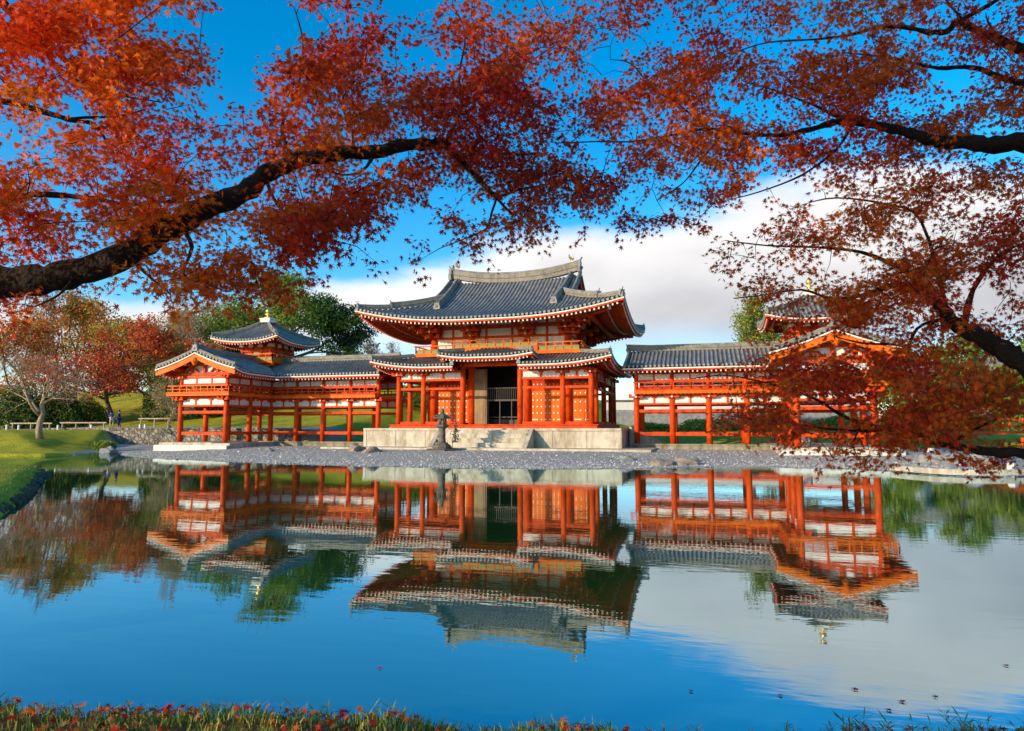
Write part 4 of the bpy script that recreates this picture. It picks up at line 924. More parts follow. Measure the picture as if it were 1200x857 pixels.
# people on the path
def person(x, y, z, yaw, pose, top, legm, label, scale=1.0):
    P_ = {'pel':(0,0,.95),'sp':(0,0,1.15),'ch':(0,0,1.36),'nk':(0,0,1.48),'hd':(0,.01,1.58),'hd2':(0,.015,1.70),
         'ls':(-.19,0,1.40),'le':(-.25,.03,1.12),'lw':(-.22,.14,.92),'lh':(-.20,.20,.84),'rs':(.19,0,1.40),'re':(.25,.03,1.12),'rw':(.22,.14,.92),'rh':(.20,.20,.84),
         'lp':(-.10,0,.90),'lk':(-.12,.05,.50),'la':(-.12,-.03,.09),'lt':(-.13,.14,.04),'rp':(.10,0,.90),'rk':(.12,-.02,.50),'ra':(.12,-.14,.09),'rt':(.13,.02,.04)}
    P_.update(pose)
    rad = {'pel':.15,'sp':.13,'ch':.16,'nk':.055,'hd':.085,'hd2':.075,'ls':.07,'le':.05,'lw':.035,'lh':.03,'rs':.07,'re':.05,'rw':.035,'rh':.03,'lp':.095,'lk':.065,'la':.045,'lt':.04,'rp':.095,'rk':.065,'ra':.045,'rt':.04}
    E_ = [('pel','sp'),('sp','ch'),('ch','nk'),('nk','hd'),('hd','hd2'),('ch','ls'),('ls','le'),('le','lw'),('lw','lh'),('ch','rs'),('rs','re'),('re','rw'),('rw','rh'),('pel','lp'),('lp','lk'),('lk','la'),('la','lt'),('pel','rp'),('rp','rk'),('rk','ra'),('ra','rt')]
    ks = list(P_); 
    def skin(name, keys, edges, infl, m, parent, root):
        me_ = bpy.data.meshes.new(name); me_.from_pydata([P_[k] for k in keys], [(keys.index(a), keys.index(b_)) for a, b_ in edges], [])
        o = bpy.data.objects.new(name, me_); col.objects.link(o); md = o.modifiers.new('skin', 'SKIN'); sb = o.modifiers.new('sub', 'SUBSURF'); sb.levels = sb.render_levels = 2
        if not me_.skin_vertices: 
            bpy.context.view_layer.objects.active = o
        lay = me_.skin_vertices[0].data if me_.skin_vertices else None
        if lay:
            for i, k in enumerate(keys): lay[i].radius = (rad[k]*infl, rad[k]*infl)
            lay[keys.index(root)].use_root = True
        me_.materials.append(m); 
        if parent: o.parent = parent
        return o
    body = skin('person', ks, E_, 1.0, M['skin'], None, 'pel')
    tag(body, label, 'person'); body.location = (x, y, z); body.rotation_euler = (0,0,yaw); body.scale = (scale,)*3
    tk = ['pel','sp','ch','ls','le','lw','rs','re','rw']; skin('coat', tk, [('pel','sp'),('sp','ch'),('ch','ls'),('ls','le'),('le','lw'),('ch','rs'),('rs','re'),('re','rw')], 1.22, top, body, 'pel')
    lk = ['pel','lp','lk','la','rp','rk','ra']; skin('trousers', lk, [('pel','lp'),('lp','lk'),('lk','la'),('pel','rp'),('rp','rk'),('rk','ra')], 1.18, legm, body, 'pel')
    mb = MB(); h = Vector(P_['hd2']); h1 = Vector(P_['hd']); mb.lathe((h.x,h.y-.02,h.z-.10), [(.085,0),(.108,.06),(.105,.13),(.07,.18),(.02,.20)], 12)
    hr = mb.build('hair', M['hair'], None, True); hr.parent = body
    return body
x, y = at_d(139, 69); person(x, y, zat(x,y), 2.2, {}, M['navy'], M['navy'], 'standing person in a dark navy coat on the path by the wall', 1.04)
x, y = at_d(130.5, 71); lean = {'ch':(0,.12,1.28),'nk':(0,.2,1.38),'hd':(0,.27,1.46),'hd2':(0,.32,1.56),'ls':(-.19,.12,1.30),'le':(-.22,.26,1.08),'lw':(-.16,.42,1.05),'lh':(-.14,.5,1.06),'rs':(.19,.12,1.30),'re':(.22,.26,1.08),'rw':(.16,.42,1.05),'rh':(.14,.5,1.06)}
person(x, y, zat(x,y), 1.2, lean, M['bluecloth'], M['beigecloth'], 'person in a blue top leaning forward behind the navy coated one', .96)

# right side: kerb, bridge, far roofs, garden wall, notice
kp = [(22.3,-11.6,.10),(22.75,-12.9,.10),(23.4,-14.0,.10),(24.2,-14.55,.10),(25.6,-14.3,.10),(27.5,-13.3,.10),(31,-11,.10),(36,-9.6,.10)]
kk = []
for i in range(len(kp)-1):
    for j in range(5): kk.append(Vector(kp[i]).lerp(Vector(kp[i+1]), j/5))
kk = [sum((kk[min(max(i+o_,0),len(kk)-1)] for o_ in (-2,-1,0,1,2)), Vector())/5 for i in range(len(kk))]
mb = MB(); mb.sweep(kk, .26, .22, 0, -.05); tag(mb.build('curved_kerb', M['stone']), 'curved pale stone kerb at the right shore', 'kerb')
for k, (px, py) in enumerate(((1092,538),(1099,552),(1180,539),(1186,548))):
    zz = .3; q = _d + _r*((px-CX)/F) - _u*((py-CY)/F); p = CAM+q*((zz-CAM.z)/q.z); mb = MB(); mb.lathe((p.x,p.y,zat(p.x,p.y)-.1), [(.20,0),(.18,.50),(.12,.56)], 4)
    tag(mb.build('stone_post', M['stone_white']), ['squat pale stone post just right of the white ledge, farther back','squat pale stone post on the left end of the curved kerb','squat pale stone post near the right edge, farther of two','squat pale stone post near the right edge on the kerb'][k], 'post', 'squat pale stone posts by the kerb')
x, y = 37.5, 11.2
br = thing('red_bridge', (x, y, .9), 'small red wooden bridge at the far right edge behind the maple', 'bridge')
arc = [(30+i, 11.2, .95+.55*math.sin(math.pi*i/14)) for i in range(15)]
mb = MB(); mb.sweep(arc, 2.2, .18); mb.build('deck', M['red'], br)
for yy in (10.1, 12.3):
    mb = MB(); mb.tube([(a, yy, c_+.95) for a, b_, c_ in arc], .07, 6); mb.tube([(a, yy, c_+.55) for a, b_, c_ in arc], .05, 6)
    for a, b_, c_ in arc[::2]: mb.cyl(a, yy, c_+.1, c_+1.05, .07, n=8)
    mb.build('railing', M['red'], br)
for xx in (32, 36, 39, 43):
    mb = MB(); mb.cyl(xx, 10.4, -.3, 1.2, .12, n=8); mb.build('pier', M['red'], br)
def tiled_house(x, y, z, w_, d_, hw, hr, rz, label, name='tiled_house'):
    o = thing(name, (x, y, z), label, 'building', 'grey roofed buildings beyond the garden')
    mb = MB(); mb.bx(x-w_/2, x+w_/2, y-d_/2, y+d_/2, z, z+hw); mb.build('wall', M['farwall'], o)
    mb = MB(); 
    for k in range(5): mb.bx(x-w_/2+w_*k/4-.1, x-w_/2+w_*k/4+.1, y-d_/2-.06, y-d_/2-.01, z, z+hw)
    mb.bx(x-w_/2,x+w_/2,y-d_/2-.05,y-d_/2-.012,z+hw*.55,z+hw*.55+.2); mb.build('timber_frame', M['darkwood'], o)
    hw2, hd2 = w_/2+1.1, d_/2+1.1
    zf = lambda X_, Y_: z+hw+hr*max(0,1-abs(Y_-y)/hd2)**1.15
    sl2 = [Slope(lambda u, d: (u, y-hd2+d), zf, x-hw2, x+hw2, z0f, lambda u: hd2-.1, 5), Slope(lambda u, d: (2*x-u, y+hd2-d), zf, x-hw2, x+hw2, z0f, lambda u: hd2-.1, 5)]
    rt_ = roof_tiles(sl2, o, 1, .42, .12, 'roof'); ridge_bar([(X_, y, z+hw+hr-.15) for X_ in np.linspace(x-hw2, x+hw2, 5)], .5, .5, rt_)
    mb = MB()
    for s in (-1,1):
        xx = x+s*(w_/2-.02); vs_ = [(xx,y-d_/2,z+hw),(xx,y+d_/2,z+hw),(xx,y,z+hw+hr*.85)]; mb.add(vs_, [(0,1,2) if s>0 else (2,1,0)])
    mb.build('gable', M['farwall'], o)
    o.rotation_euler = (0,0,rz); return o
def gz(x, y): return zat(x, y)
p = at(1091, 470, 92); tiled_house(p.x, p.y, gz(p.x,p.y), 5.0, 8, 5.6, 3.2, .25, 'house with a broad grey tiled roof right of the right wing')
p = at(1166, 490, 84); tiled_house(p.x, p.y, gz(p.x,p.y), 8, 6, 1.2, 2.0, .25, 'low house with grey tiled roof among yellow green shrubs')
p = at(1163, 480, 90); tiled_house(p.x, p.y, gz(p.x,p.y), 4, 2.2, 5.0, 4.2, .25+math.pi/2, 'tall narrow house with a steep roof behind the low one')
p = at(1206, 480, 88); tiled_house(p.x, p.y, gz(p.x,p.y), 3.5, 6, 5.2, 3.6, .25, 'grey roofed house cut by the right edge of the view')
mb = MB(); mb.bx(2, 34, 42, 42.4, 4.1, 5.2, 0); mb.bx(1.9, 34.1, 41.9, 42.5, 1.0, 4.098, 2); mb.bx(1.8, 34.2, 41.7, 42.7, 5.2, 5.42, 1)
tag(mb.build('garden_wall', [M['farwall'], M['tile'], M['rock_grey']]), 'long white plaster wall with tiled coping behind the right wing', 'wall')
nbd = thing('notice_board', (20.2,-1.75,.8), 'small white notice board on legs under the right wing', 'notice board')
mb = MB(); mb.bx(19.95,20.45,-1.78,-1.75,1.05,1.5); mb.build('panel', M['white'], nbd)
mb = MB(); 
for k in range(4): mb.bx(20.02,20.38-.05*(k%2),-1.79,-1.781,1.12+.09*k,1.14+.09*k)
mb.build('printed_lines', M['darkwood'], nbd)
mb = MB(); mb.bx(19.9,19.95,-1.79,-1.74,.78,1.56); mb.bx(20.45,20.5,-1.79,-1.74,.78,1.56); mb.build('frame', M['darkwood'], nbd)

# ------------------------------------------------------------------ trees
def skeleton(seed, base, H, r0, levels=5, spread=.9, up=.25, first=.28, nchild=(3,4), lean=0, lenf=.62, droop=0):
    r_ = random.Random(seed); segs = []; tips = []
    def br_(p, d, L_, r, lv):
        n_ = 5 if lv < 2 else 3; pts = [p.copy()]; rad = [r]; d = d.copy()
        for i in range(n_):
            d = (d + Vector((r_.gauss(0,.16), r_.gauss(0,.16), r_.gauss(0,.10)+up*.12*(lv > 0)-droop*.1*lv))).normalized()
            p = p + d*(L_/n_); pts.append(p.copy()); rad.append(r*(1-.55*(i+1)/n_))
        segs.append((pts, rad, lv))
        if lv >= levels: tips.append(pts[-1]); return
        k_ = r_.randint(*nchild)+(2 if lv == 0 else 0)
        for c_ in range(k_):
            t_ = (first if lv == 0 else .25)+(1-(first if lv == 0 else .25))*(c_+r_.random()*.8)/k_
            i = min(n_-1, int(t_*n_)); q = pts[i].lerp(pts[i+1], t_*n_-i)
            a = r_.uniform(0, 2*math.pi); e1 = d.orthogonal().normalized(); e2 = d.cross(e1)
            s_ = spread*r_.uniform(.7,1.25); nd_ = (d + (e1*math.cos(a)+e2*math.sin(a))*s_*1.2 + Vector((0,0,up))).normalized()
            br_(q, nd_, L_*lenf*r_.uniform(.75,1.15)*(1.15-.4*t_ if lv == 0 else 1), rad[i]*.62, lv+1)
        br_(p, d, L_*lenf*.8, rad[-1], lv+1)
    br_(Vector(base), Vector((lean, 0, 1)).normalized(), H*.5, r0, 0)
    return segs, tips
def tree(name, px, d, toppy, label, cat, r0, bark, palette=None, nleaf=0, lsize=.2, clump=.6, seed=1, width=None, group=None, **kw):
    x, y = at_d(px, d); z = zat(x, y)-.1; top = at(px, toppy, d).z; H = top-z
    segs, tips = skeleton(seed, (0,0,0), H, r0, **kw)
    tp_ = segs[0][0][-1]; shx, shy = tp_.x/tp_.z, tp_.y/tp_.z
    for s_, r_, lv in segs:
        for p in s_: p.x -= shx*p.z*.95; p.y -= shy*p.z*.95
    T_ = np.array([p for s_, r_, lv in segs for p in s_]); zs_ = H/max(T_[:,2].max(), .1)*(.97 if nleaf else 1)
    wx = (np.percentile(np.abs(T_[:,:2]), 98)); sx_ = (width/2*d/F)/wx if width else zs_
    root = thing(name, (x, y, z), label, cat, group)
    f_ = lambda p: (x+p[0]*sx_, y+p[1]*sx_, z+p[2]*zs_)
    mb = MB()
    for pts, rad, lv in segs: mb.tube([f_(p) for p in pts], [max(a*(1 if lv < 2 else .9), .010) for a in rad], 8 if lv < 1 else (5 if lv < 3 else 3))
    mb.build('trunk', bark, root, True)
    if nleaf:
        rg_ = np.random.default_rng(seed+50)
        ends = np.array([f_(p) for s_, r_, lv in segs if lv >= kw.get('levels',5)-1 for p in s_[1:]]); k = rg_.integers(0, len(ends), nleaf)
        cen = ends[k]+np.clip(rg_.normal(0,1,(nleaf,3)),-1.9,1.9)*np.array([clump,clump,clump*.55])
        cen[:,2] = np.minimum(cen[:,2], top+.3)
        cl = rg_.uniform(0, 1, len(ends))[k]; pal = np.array(palette); pi = np.clip((cl*.7+rg_.uniform(0,.45,nleaf))*len(pal), 0, len(pal)-1).astype(int)
        cols_ = pal[pi]*rg_.uniform(.7,1.3,(nleaf,1))
        leafquads(cen, lsize, cols_, 'foliage', M['leaf_bg'], root, rg_, .2)
    return root
RED = [(.46,.05,.02),(.62,.09,.03),(.66,.17,.03),(.34,.04,.02)]
ORG = [(.62,.32,.05),(.52,.36,.06),(.36,.30,.06),(.62,.22,.04)]
YEL = [(.46,.38,.06),(.30,.30,.06),(.56,.42,.06),(.17,.20,.04)]
GRN = [(.11,.20,.035),(.17,.27,.04),(.24,.33,.05),(.07,.13,.03)]
DRK = [(.02,.04,.018),(.035,.06,.022),(.015,.03,.015)]
YGR = [(.29,.34,.04),(.40,.42,.05),(.19,.26,.04),(.12,.18,.03)]
tree('bare_tree', 48, 52, 396, 'bare pale barked tree with fine twigs on the lawn', 'tree', .26, M['bark_pale'], [(.30,.16,.08),(.36,.12,.05),(.25,.18,.10)], 1200, .09, .28, seed=8, width=118, levels=5, spread=1.0, up=.22, nchild=(2,3), first=.42, lenf=.70)
tree('red_maple_tree', 128, 74, 362, 'broad red maple on the slope above the walkers', 'tree', .28, M['bark_brown'], RED, 15000, .20, .5, seed=11, width=175, levels=4, spread=1.1, up=.05, first=.22)
tree('red_maple_tree', 22, 73, 352, 'red maple at the left edge behind the bare tree', 'tree', .28, M['bark_brown'], RED[:3]+ORG[:2], 11000, .20, .5, seed=12, width=140, levels=4, spread=1.1, up=.05, first=.22)
tree('red_maple_tree', 84, 92, 340, 'tall dull red maple high up behind the other maples', 'tree', .30, M['bark_brown'], ORG+RED[2:3]+YEL[:1], 11000, .24, .6, seed=13, width=130, levels=4, spread=1.0, up=.1)
tree('golden_tree', 168, 86, 366, 'orange and olive tree behind the left wing roof', 'tree', .30, M['bark_brown'], ORG+YEL[:2], 14000, .22, .6, seed=14, width=110, levels=4, spread=.9, up=.2, first=.15)
tree('golden_tree', 205, 80, 392, 'yellow green tree just left of the left turret', 'tree', .25, M['bark_brown'], YEL, 11000, .22, .55, seed=15, width=90, levels=4, spread=.9, up=.15, first=.12)
tree('tall_bare_tree', 214, 84, 330, 'tall bare grey tree left of the left turret', 'tree', .22, M['bark_pale'], seed=16, width=75, levels=5, spread=.55, up=.5, first=.3)
tree('tall_bare_tree', 244, 96, 340, 'tall bare tree rising behind the left turret roof', 'tree', .22, M['bark_brown'], seed=17, width=60, levels=5, spread=.55, up=.5, first=.3)
tree('tall_bare_tree', 58, 86, 322, 'tall bare tree behind the red maples at left', 'tree', .24, M['bark_brown'], seed=18, width=70, levels=5, spread=.55, up=.5, first=.3)
tree('dark_evergreen_tree', 262, 99, 378, 'dark evergreen behind the left turret', 'tree', .3, M['bark_brown'], DRK, 12000, .26, .6, seed=19, width=75, levels=4, spread=.8, first=.1)
tree('camphor_tree', 338, 95, 309, 'great round green tree behind the left corridor', 'tree', .55, M['bark_brown'], GRN[1:3]+YGR[:1]+GRN[:1], 30000, .25, .62, seed=21, width=165, levels=4, spread=1.0, up=.12, first=.2, nchild=(4,5))
tree('camphor_tree', 402, 101, 346, 'blue green tree between the great tree and the hall roof', 'tree', .35, M['bark_brown'], [(.03,.06,.03),(.05,.09,.04),(.07,.11,.05)], 10000, .25, .55, seed=22, width=70, levels=4, spread=.9, up=.12, first=.15)
for k, (px, d, tp) in enumerate(((436,120,392),(462,125,396))):
    tree('distant_bare_tree', px, d, tp, ['faint bare tree low over the left corridor ridge','faint bare tree touching the left eave of the great roof'][k], 'tree', .12, M['bark_brown'], [(.30,.18,.10)], 500, .2, .4, seed=23+k, width=50, levels=5, spread=.8, up=.3, first=.15)
tree('bare_shrub', 200, 66, 424, 'grey bare many branched small tree by the left wing', 'tree', .13, M['bark_pale'], YEL, 1500, .12, .3, seed=26, width=85, levels=5, spread=1.0, up=.1, first=.2)
tree('pine_tree', 884, 88, 326, 'yellow green conifer rising behind the right corridor roof', 'tree', .30, M['bark_brown'], [(.22,.26,.04),(.32,.34,.05),(.12,.18,.03),(.42,.40,.06)], 17000, .22, .42, seed=31, width=92, levels=4, spread=.9, up=.1, first=.10, nchild=(4,5))
RT = [(1048,82,405,YGR,70),(1078,96,398,GRN,70),(1120,88,392,YGR,80),(1150,98,385,GRN,80),(1190,84,398,YGR,80),(1215,92,385,GRN,90)]
for k, (px, d, tp, pal, w_) in enumerate(RT):
    tree('garden_tree', px, d, tp, ['yellow green tree just right of the right wing','dark green tree behind the broad grey roof','yellow green tree between the two tiled roofs','green tree above the steep narrow roof','yellow green tree near the right edge','green tree cut by the right edge'][k], 'tree', .25, M['bark_brown'], pal, 9000, .24, .55, seed=41+k, width=w_, levels=4, spread=.9, up=.15, first=.1)
def bush(px, d, w_, h_, pal, label, seed, n_=3500, name='shrub', ls=.14, depth=None):
    x, y = at_d(px, d); z = zat(x, y); rg_ = np.random.default_rng(seed); W = w_*d/F/2; Hh = h_*d/F
    root = thing(name, (x, y, z), label, 'shrub', 'shrubs in the garden')
    v = rg_.normal(size=(n_,3)); v /= np.linalg.norm(v,axis=1)[:,None]; v[:,2] = np.abs(v[:,2]); rr_ = rg_.uniform(.72,1.03,(n_,1))*(1+.13*np.sin(v[:,:1]*5+seed)+.12*np.cos(v[:,1:2]*6+v[:,2:]*5))
    cen = v*rr_*np.array([W, depth or W*.8, Hh])+np.array([x,y,z+.05])
    pal = np.array(pal); leafquads(cen, ls, pal[rg_.integers(0,len(pal),n_)]*rg_.uniform(.7,1.3,(n_,1)), 'foliage', M['leaf_bg'], root, rg_)
    mb = MB(); r_ = random.Random(seed)
    for k in range(7): a = r_.uniform(0,6.28); mb.tube([(x,y,z-.1),(x+W*.3*math.cos(a),y+W*.3*math.sin(a),z+Hh*.4),(x+W*.6*math.cos(a),y+W*.6*math.sin(a),z+Hh*.8)], [.05,.035,.012], 5)
    mb.build('stems', M['bark_brown'], root)
    return root
bush(122, 53, 26, 11, YGR, 'small round clipped shrub at the lawn edge by the wall', 61, 2500, ls=.09)
BS = [(20,70,60,48,DRK+GRN,'dark shrub mass at the left edge below the red maple'),(68,72,60,40,DRK+GRN,'dark green shrub behind the bare tree trunk'),(100,76,46,26,YGR+GRN,'olive shrub left of the walkers'),(188,74,44,38,DRK+GRN,'dark shrub under the left wing balcony'),(234,76,60,34,DRK+GRN,'dark green shrub seen through the left wing front bay'),
      (290,78,70,26,GRN+YGR,'green shrub seen through the left wing, near the corner'),(350,78,70,22,YGR,'yellow green hedge mound behind the left corridor'),(415,78,70,24,GRN+YGR,'green hedge mound behind the left corridor beside the hall'),
      (486,76,50,26,YGR+GRN,'green mound seen through the left end bay of the hall'),(765,74,60,10,YGR,'low olive hedge behind the right corridor, beside the hall'),(830,76,70,14,YGR+ORG[:1],'low yellowish hedge behind the middle of the right corridor'),(892,72,50,16,GRN+YGR,'green mound seen through the right wing corner'),(985,70,80,16,GRN+YGR,'green hedge behind the front bay of the right wing'),
      (1062,72,60,34,YGR,'yellow green bush right of the right wing'),(1105,70,60,30,YGR,'bright yellow green bush below the broad roof'),(1132,66,56,22,GRN,'dark green rounded bush left of the low tiled house'),(1190,80,50,40,YGR,'yellow green bush behind the low tiled house'),(1180,58,60,12,GRN,'low green bush above the red bridge')]
for k, (px, d, w_, h_, pal, lb) in enumerate(BS): bush(px, d, w_, h_, pal, lb, 70+k, 3000+int(w_*h_*1.5), ls=.17)

# ------------------------------------------------------------------ the two maples over the viewer
COVER = [   # share of sky the foliage hides, by 40 px cell of the photograph's upper part
 "999984001661144334663343546455",
 "999994001772377765767767764556",
 "999997016888789987678888887566",
 "433888326888888888888888866677",
 "336666446888888878888888877777",
 "677777644556777888887526666566",
 "777664478873446666435114355666",
 "556557777720211400000367667777",
 "542045665000000000000247888888",
 "200001100000000000000003766666",
 "000000000000000000000124566655",
 "000000000000000000001358998766",
 "000000000000000000000479999887",
 "000000000000000000000001356554"]
LIMBS_L = [([(-420,560,4.9),(-380,500,5.0),(-300,420,5.2),(-150,356,5.4),(0,332,5.5),(45,328,5.5),(90,320,5.5),(150,296,5.45),(185,274,5.4),(210,260,5.4),(250,240,5.4),(285,226,5.4),(310,207,5.4),(345,189,5.45),(372,184,5.5),(400,181,5.6),(440,178,5.7),(470,171,5.8),(500,169,5.85),(522,169,5.9),(535,184,5.95),(552,200,6.0),(568,218,6.05),(582,232,6.1)],
            [.24,.22,.19,.16,.128,.12,.115,.105,.10,.095,.088,.08,.07,.062,.058,.056,.056,.054,.05,.045,.034,.028,.024,.018]),
 ([(582,232,6.1),(600,250,6.1),(612,246,6.1),(640,252,6.2)],[.015,.012,.010,.006]), ([(582,232,6.1),(576,250,6.0),(570,268,6.0),(545,280,6.0)],[.012,.010,.008,.005]), ([(582,232,6.1),(610,222,6.2),(650,215,6.3),(690,208,6.4)],[.013,.010,.008,.005]),
 ([(-150,356,5.4),(-160,250,5.1),(-80,225,5.0),(0,232,5.1),(50,228,5.1),(110,233,5.1),(150,240,5.15),(200,236,5.2),(240,240,5.3)],[.07,.05,.036,.024,.022,.018,.014,.010,.006]),
 ([(-160,250,5.1),(-90,110,5.2),(0,118,5.4),(40,128,5.5),(80,140,5.5),(110,146,5.6),(125,166,5.6)],[.05,.04,.026,.024,.020,.016,.008]),
 ([(80,140,5.5),(100,138,5.6),(140,136,5.7),(170,128,5.8)],[.014,.012,.008,.005]),
 ([(-160,250,5.1),(-130,20,5.4),(-40,-30,5.6),(10,12,5.7),(40,38,5.8),(62,28,5.8),(90,2,5.9),(110,-40,6.0)],[.06,.05,.042,.036,.03,.022,.018,.010]),
 ([(45,40,5.8),(60,70,5.9),(90,95,6.0),(130,110,6.1),(190,120,6.2)],[.02,.015,.012,.009,.005]),
 ([(345,189,5.45),(330,150,5.5),(350,100,5.6),(355,50,5.8),(345,10,5.9)],[.018,.014,.011,.008,.005]),
 ([(415,180,5.6),(412,150,5.6),(400,120,5.7),(420,90,5.8)],[.014,.011,.008,.005]),
 ([(522,169,5.9),(540,130,5.9),(538,90,6.0),(545,40,6.1),(530,5,6.2)],[.014,.012,.010,.008,.005]),
 ([(440,178,5.7),(425,200,5.6),(400,205,5.5),(380,196,5.5)],[.018,.012,.008,.004]),
 ([(310,207,5.4),(325,240,5.2),(350,265,5.1),(370,290,5.0)],[.016,.012,.008,.005]),
 ([(210,262,5.4),(225,290,5.1),(215,320,4.9),(240,345,4.8)],[.02,.015,.010,.005]), ([(150,298,5.45),(170,320,5.0),(200,345,4.8)],[.016,.012,.006]),
 ([(90,322,5.5),(70,345,5.2),(40,360,5.1)],[.014,.010,.005])]
LIMBS_R = [([(1480,300,5.6),(1330,196,5.8),(1260,180,6.0),(1200,168,6.2),(1165,171,6.3),(1140,168,6.3),(1100,166,6.4),(1080,160,6.4),(1060,154,6.5),(1030,147,6.5),(1000,143,6.6),(980,143,6.6),(950,152,6.7),(920,158,6.8),(885,158,6.9),(850,153,7.0),(820,152,7.0),(790,158,7.1),(745,166,7.1),(700,166,7.2),(650,168,7.2)],
            [.17,.13,.10,.085,.080,.070,.058,.050,.045,.042,.038,.034,.026,.022,.019,.016,.014,.012,.010,.008,.005]),
 ([(1030,147,6.5),(1005,138,6.6),(980,136,6.6),(960,126,6.7),(940,118,6.8),(905,105,6.9),(870,95,7.0)],[.026,.022,.019,.014,.010,.007,.005]),
 ([(830,152,7.0),(810,135,7.1),(790,118,7.1),(765,105,7.2),(740,75,7.3),(715,70,7.3)],[.012,.010,.009,.008,.006,.004]),
 ([(1480,300,5.6),(1420,120,5.9),(1300,85,6.1),(1240,75,6.2),(1200,60,6.3),(1165,44,6.4),(1140,34,6.4),(1122,26,6.4),(1110,37,6.5),(1090,38,6.5),(1060,32,6.6),(1030,32,6.7),(1000,40,6.8),(960,46,6.9),(900,50,7.0),(860,62,7.1)],
            [.14,.10,.07,.058,.048,.038,.034,.030,.028,.024,.020,.018,.014,.011,.008,.005]),
 ([(1122,26,6.4),(1145,14,6.3),(1175,-5,6.2),(1210,-40,6.1)],[.026,.022,.018,.012]), ([(1140,34,6.4),(1118,12,6.5),(1105,-5,6.6)],[.014,.010,.006]), ([(1180,52,6.3),(1160,30,6.2),(1155,15,6.2)],[.012,.008,.004]),
 ([(1420,120,5.9),(1280,110,6.1),(1200,98,6.3),(1165,88,6.4),(1140,79,6.4),(1100,80,6.5),(1070,74,6.6),(1030,66,6.7),(990,62,6.8)],[.06,.042,.030,.024,.022,.018,.015,.010,.006]),
 ([(1520,480,5.0),(1330,478,5.2),(1260,455,5.3),(1200,424,5.5),(1175,410,5.6),(1150,395,5.7),(1130,385,5.8),(1112,372,5.9),(1098,355,6.0),(1080,340,6.1),(1050,334,6.2),(1010,346,6.3),(975,350,6.4),(940,340,6.5),(900,345,6.6),(860,350,6.7)],
            [.18,.15,.12,.092,.084,.075,.066,.056,.046,.036,.024,.018,.014,.010,.007,.005]),
 ([(1098,355,6.0),(1060,318,6.2),(1010,296,6.3),(960,290,6.5),(900,288,6.6),(850,282,6.7)],[.03,.022,.016,.012,.008,.004]),
 ([(1130,385,5.8),(1140,340,5.9),(1170,300,5.9),(1200,285,6.0)],[.03,.022,.014,.010]), ([(1112,372,5.9),(1080,260,6.1),(1040,240,6.2),(980,232,6.3),(940,240,6.4)],[.02,.014,.011,.008,.004]),
 ([(1112,372,5.9),(1075,385,6.1),(1063,420,6.0),(1062,455,6.0)],[.018,.014,.011,.006]), ([(1050,404,6.1),(1010,402,6.2),(980,395,6.3)],[.012,.009,.005]),
 ([(1520,480,5.0),(1400,530,5.1),(1280,536,5.3),(1200,531,5.5),(1165,530,5.6),(1140,526,5.7),(1110,522,5.8),(1075,511,5.9),(1045,504,6.0),(1010,496,6.1),(985,486,6.2),(960,470,6.3),(930,458,6.4),(895,448,6.5),(850,440,6.6),(810,444,6.7)],
            [.14,.09,.06,.044,.040,.034,.028,.024,.021,.018,.015,.013,.011,.009,.006,.004]),
 ([(1110,522,5.8),(1140,505,5.7),(1170,490,5.7),(1200,478,5.6)],[.016,.012,.009,.006]), ([(1045,504,6.0),(1000,505,6.1),(950,500,6.2),(890,492,6.4),(840,486,6.5)],[.014,.011,.009,.006,.004]), ([(1010,496,6.1),(1000,520,6.0),(1005,535,6.0)],[.010,.007,.004]),
 ([(1000,143,6.6),(980,175,6.6),(940,205,6.7),(890,225,6.8),(850,235,6.9)],[.016,.013,.010,.007,.004]), ([(850,153,7.0),(820,190,7.0),(800,215,7.0),(770,235,7.0)],[.011,.009,.006,.004])]
def smooth(pts, rad, sub=4):
    P_ = [Vector(at(*p)) for p in pts]; out_, ro = [], []
    for i in range(len(P_)-1):
        a, b_, c_, d_ = P_[max(i-1,0)], P_[i], P_[i+1], P_[min(i+2,len(P_)-1)]
        for k in range(sub):
            t_ = k/sub; out_.append(.5*((2*b_)+(c_-a)*t_+(2*a-5*b_+4*c_-d_)*t_*t_+(3*b_-a-3*c_+d_)*t_**3)); ro.append(rad[i]*(1-t_)+rad[i+1]*t_)
    return out_+[P_[-1]], ro+[rad[-1]]
_an = np.radians([-150,-122,-95,-66,-42,-20,0,20,42,66,95,122,150]); _rl = np.array([.42,.20,.72,.26,.92,.30,1.0,.30,.92,.26,.72,.20,.42])
LEAF = np.stack([np.sin(_an)*_rl, np.cos(_an)*_rl*1.02, -.16*(_rl**2)], 1)
LEAF = np.concatenate([LEAF, [[.03,-.30,0],[-.0,-.85,-.06],[-.03,-.30,0]]])[:,:]; NL = len(LEAF)
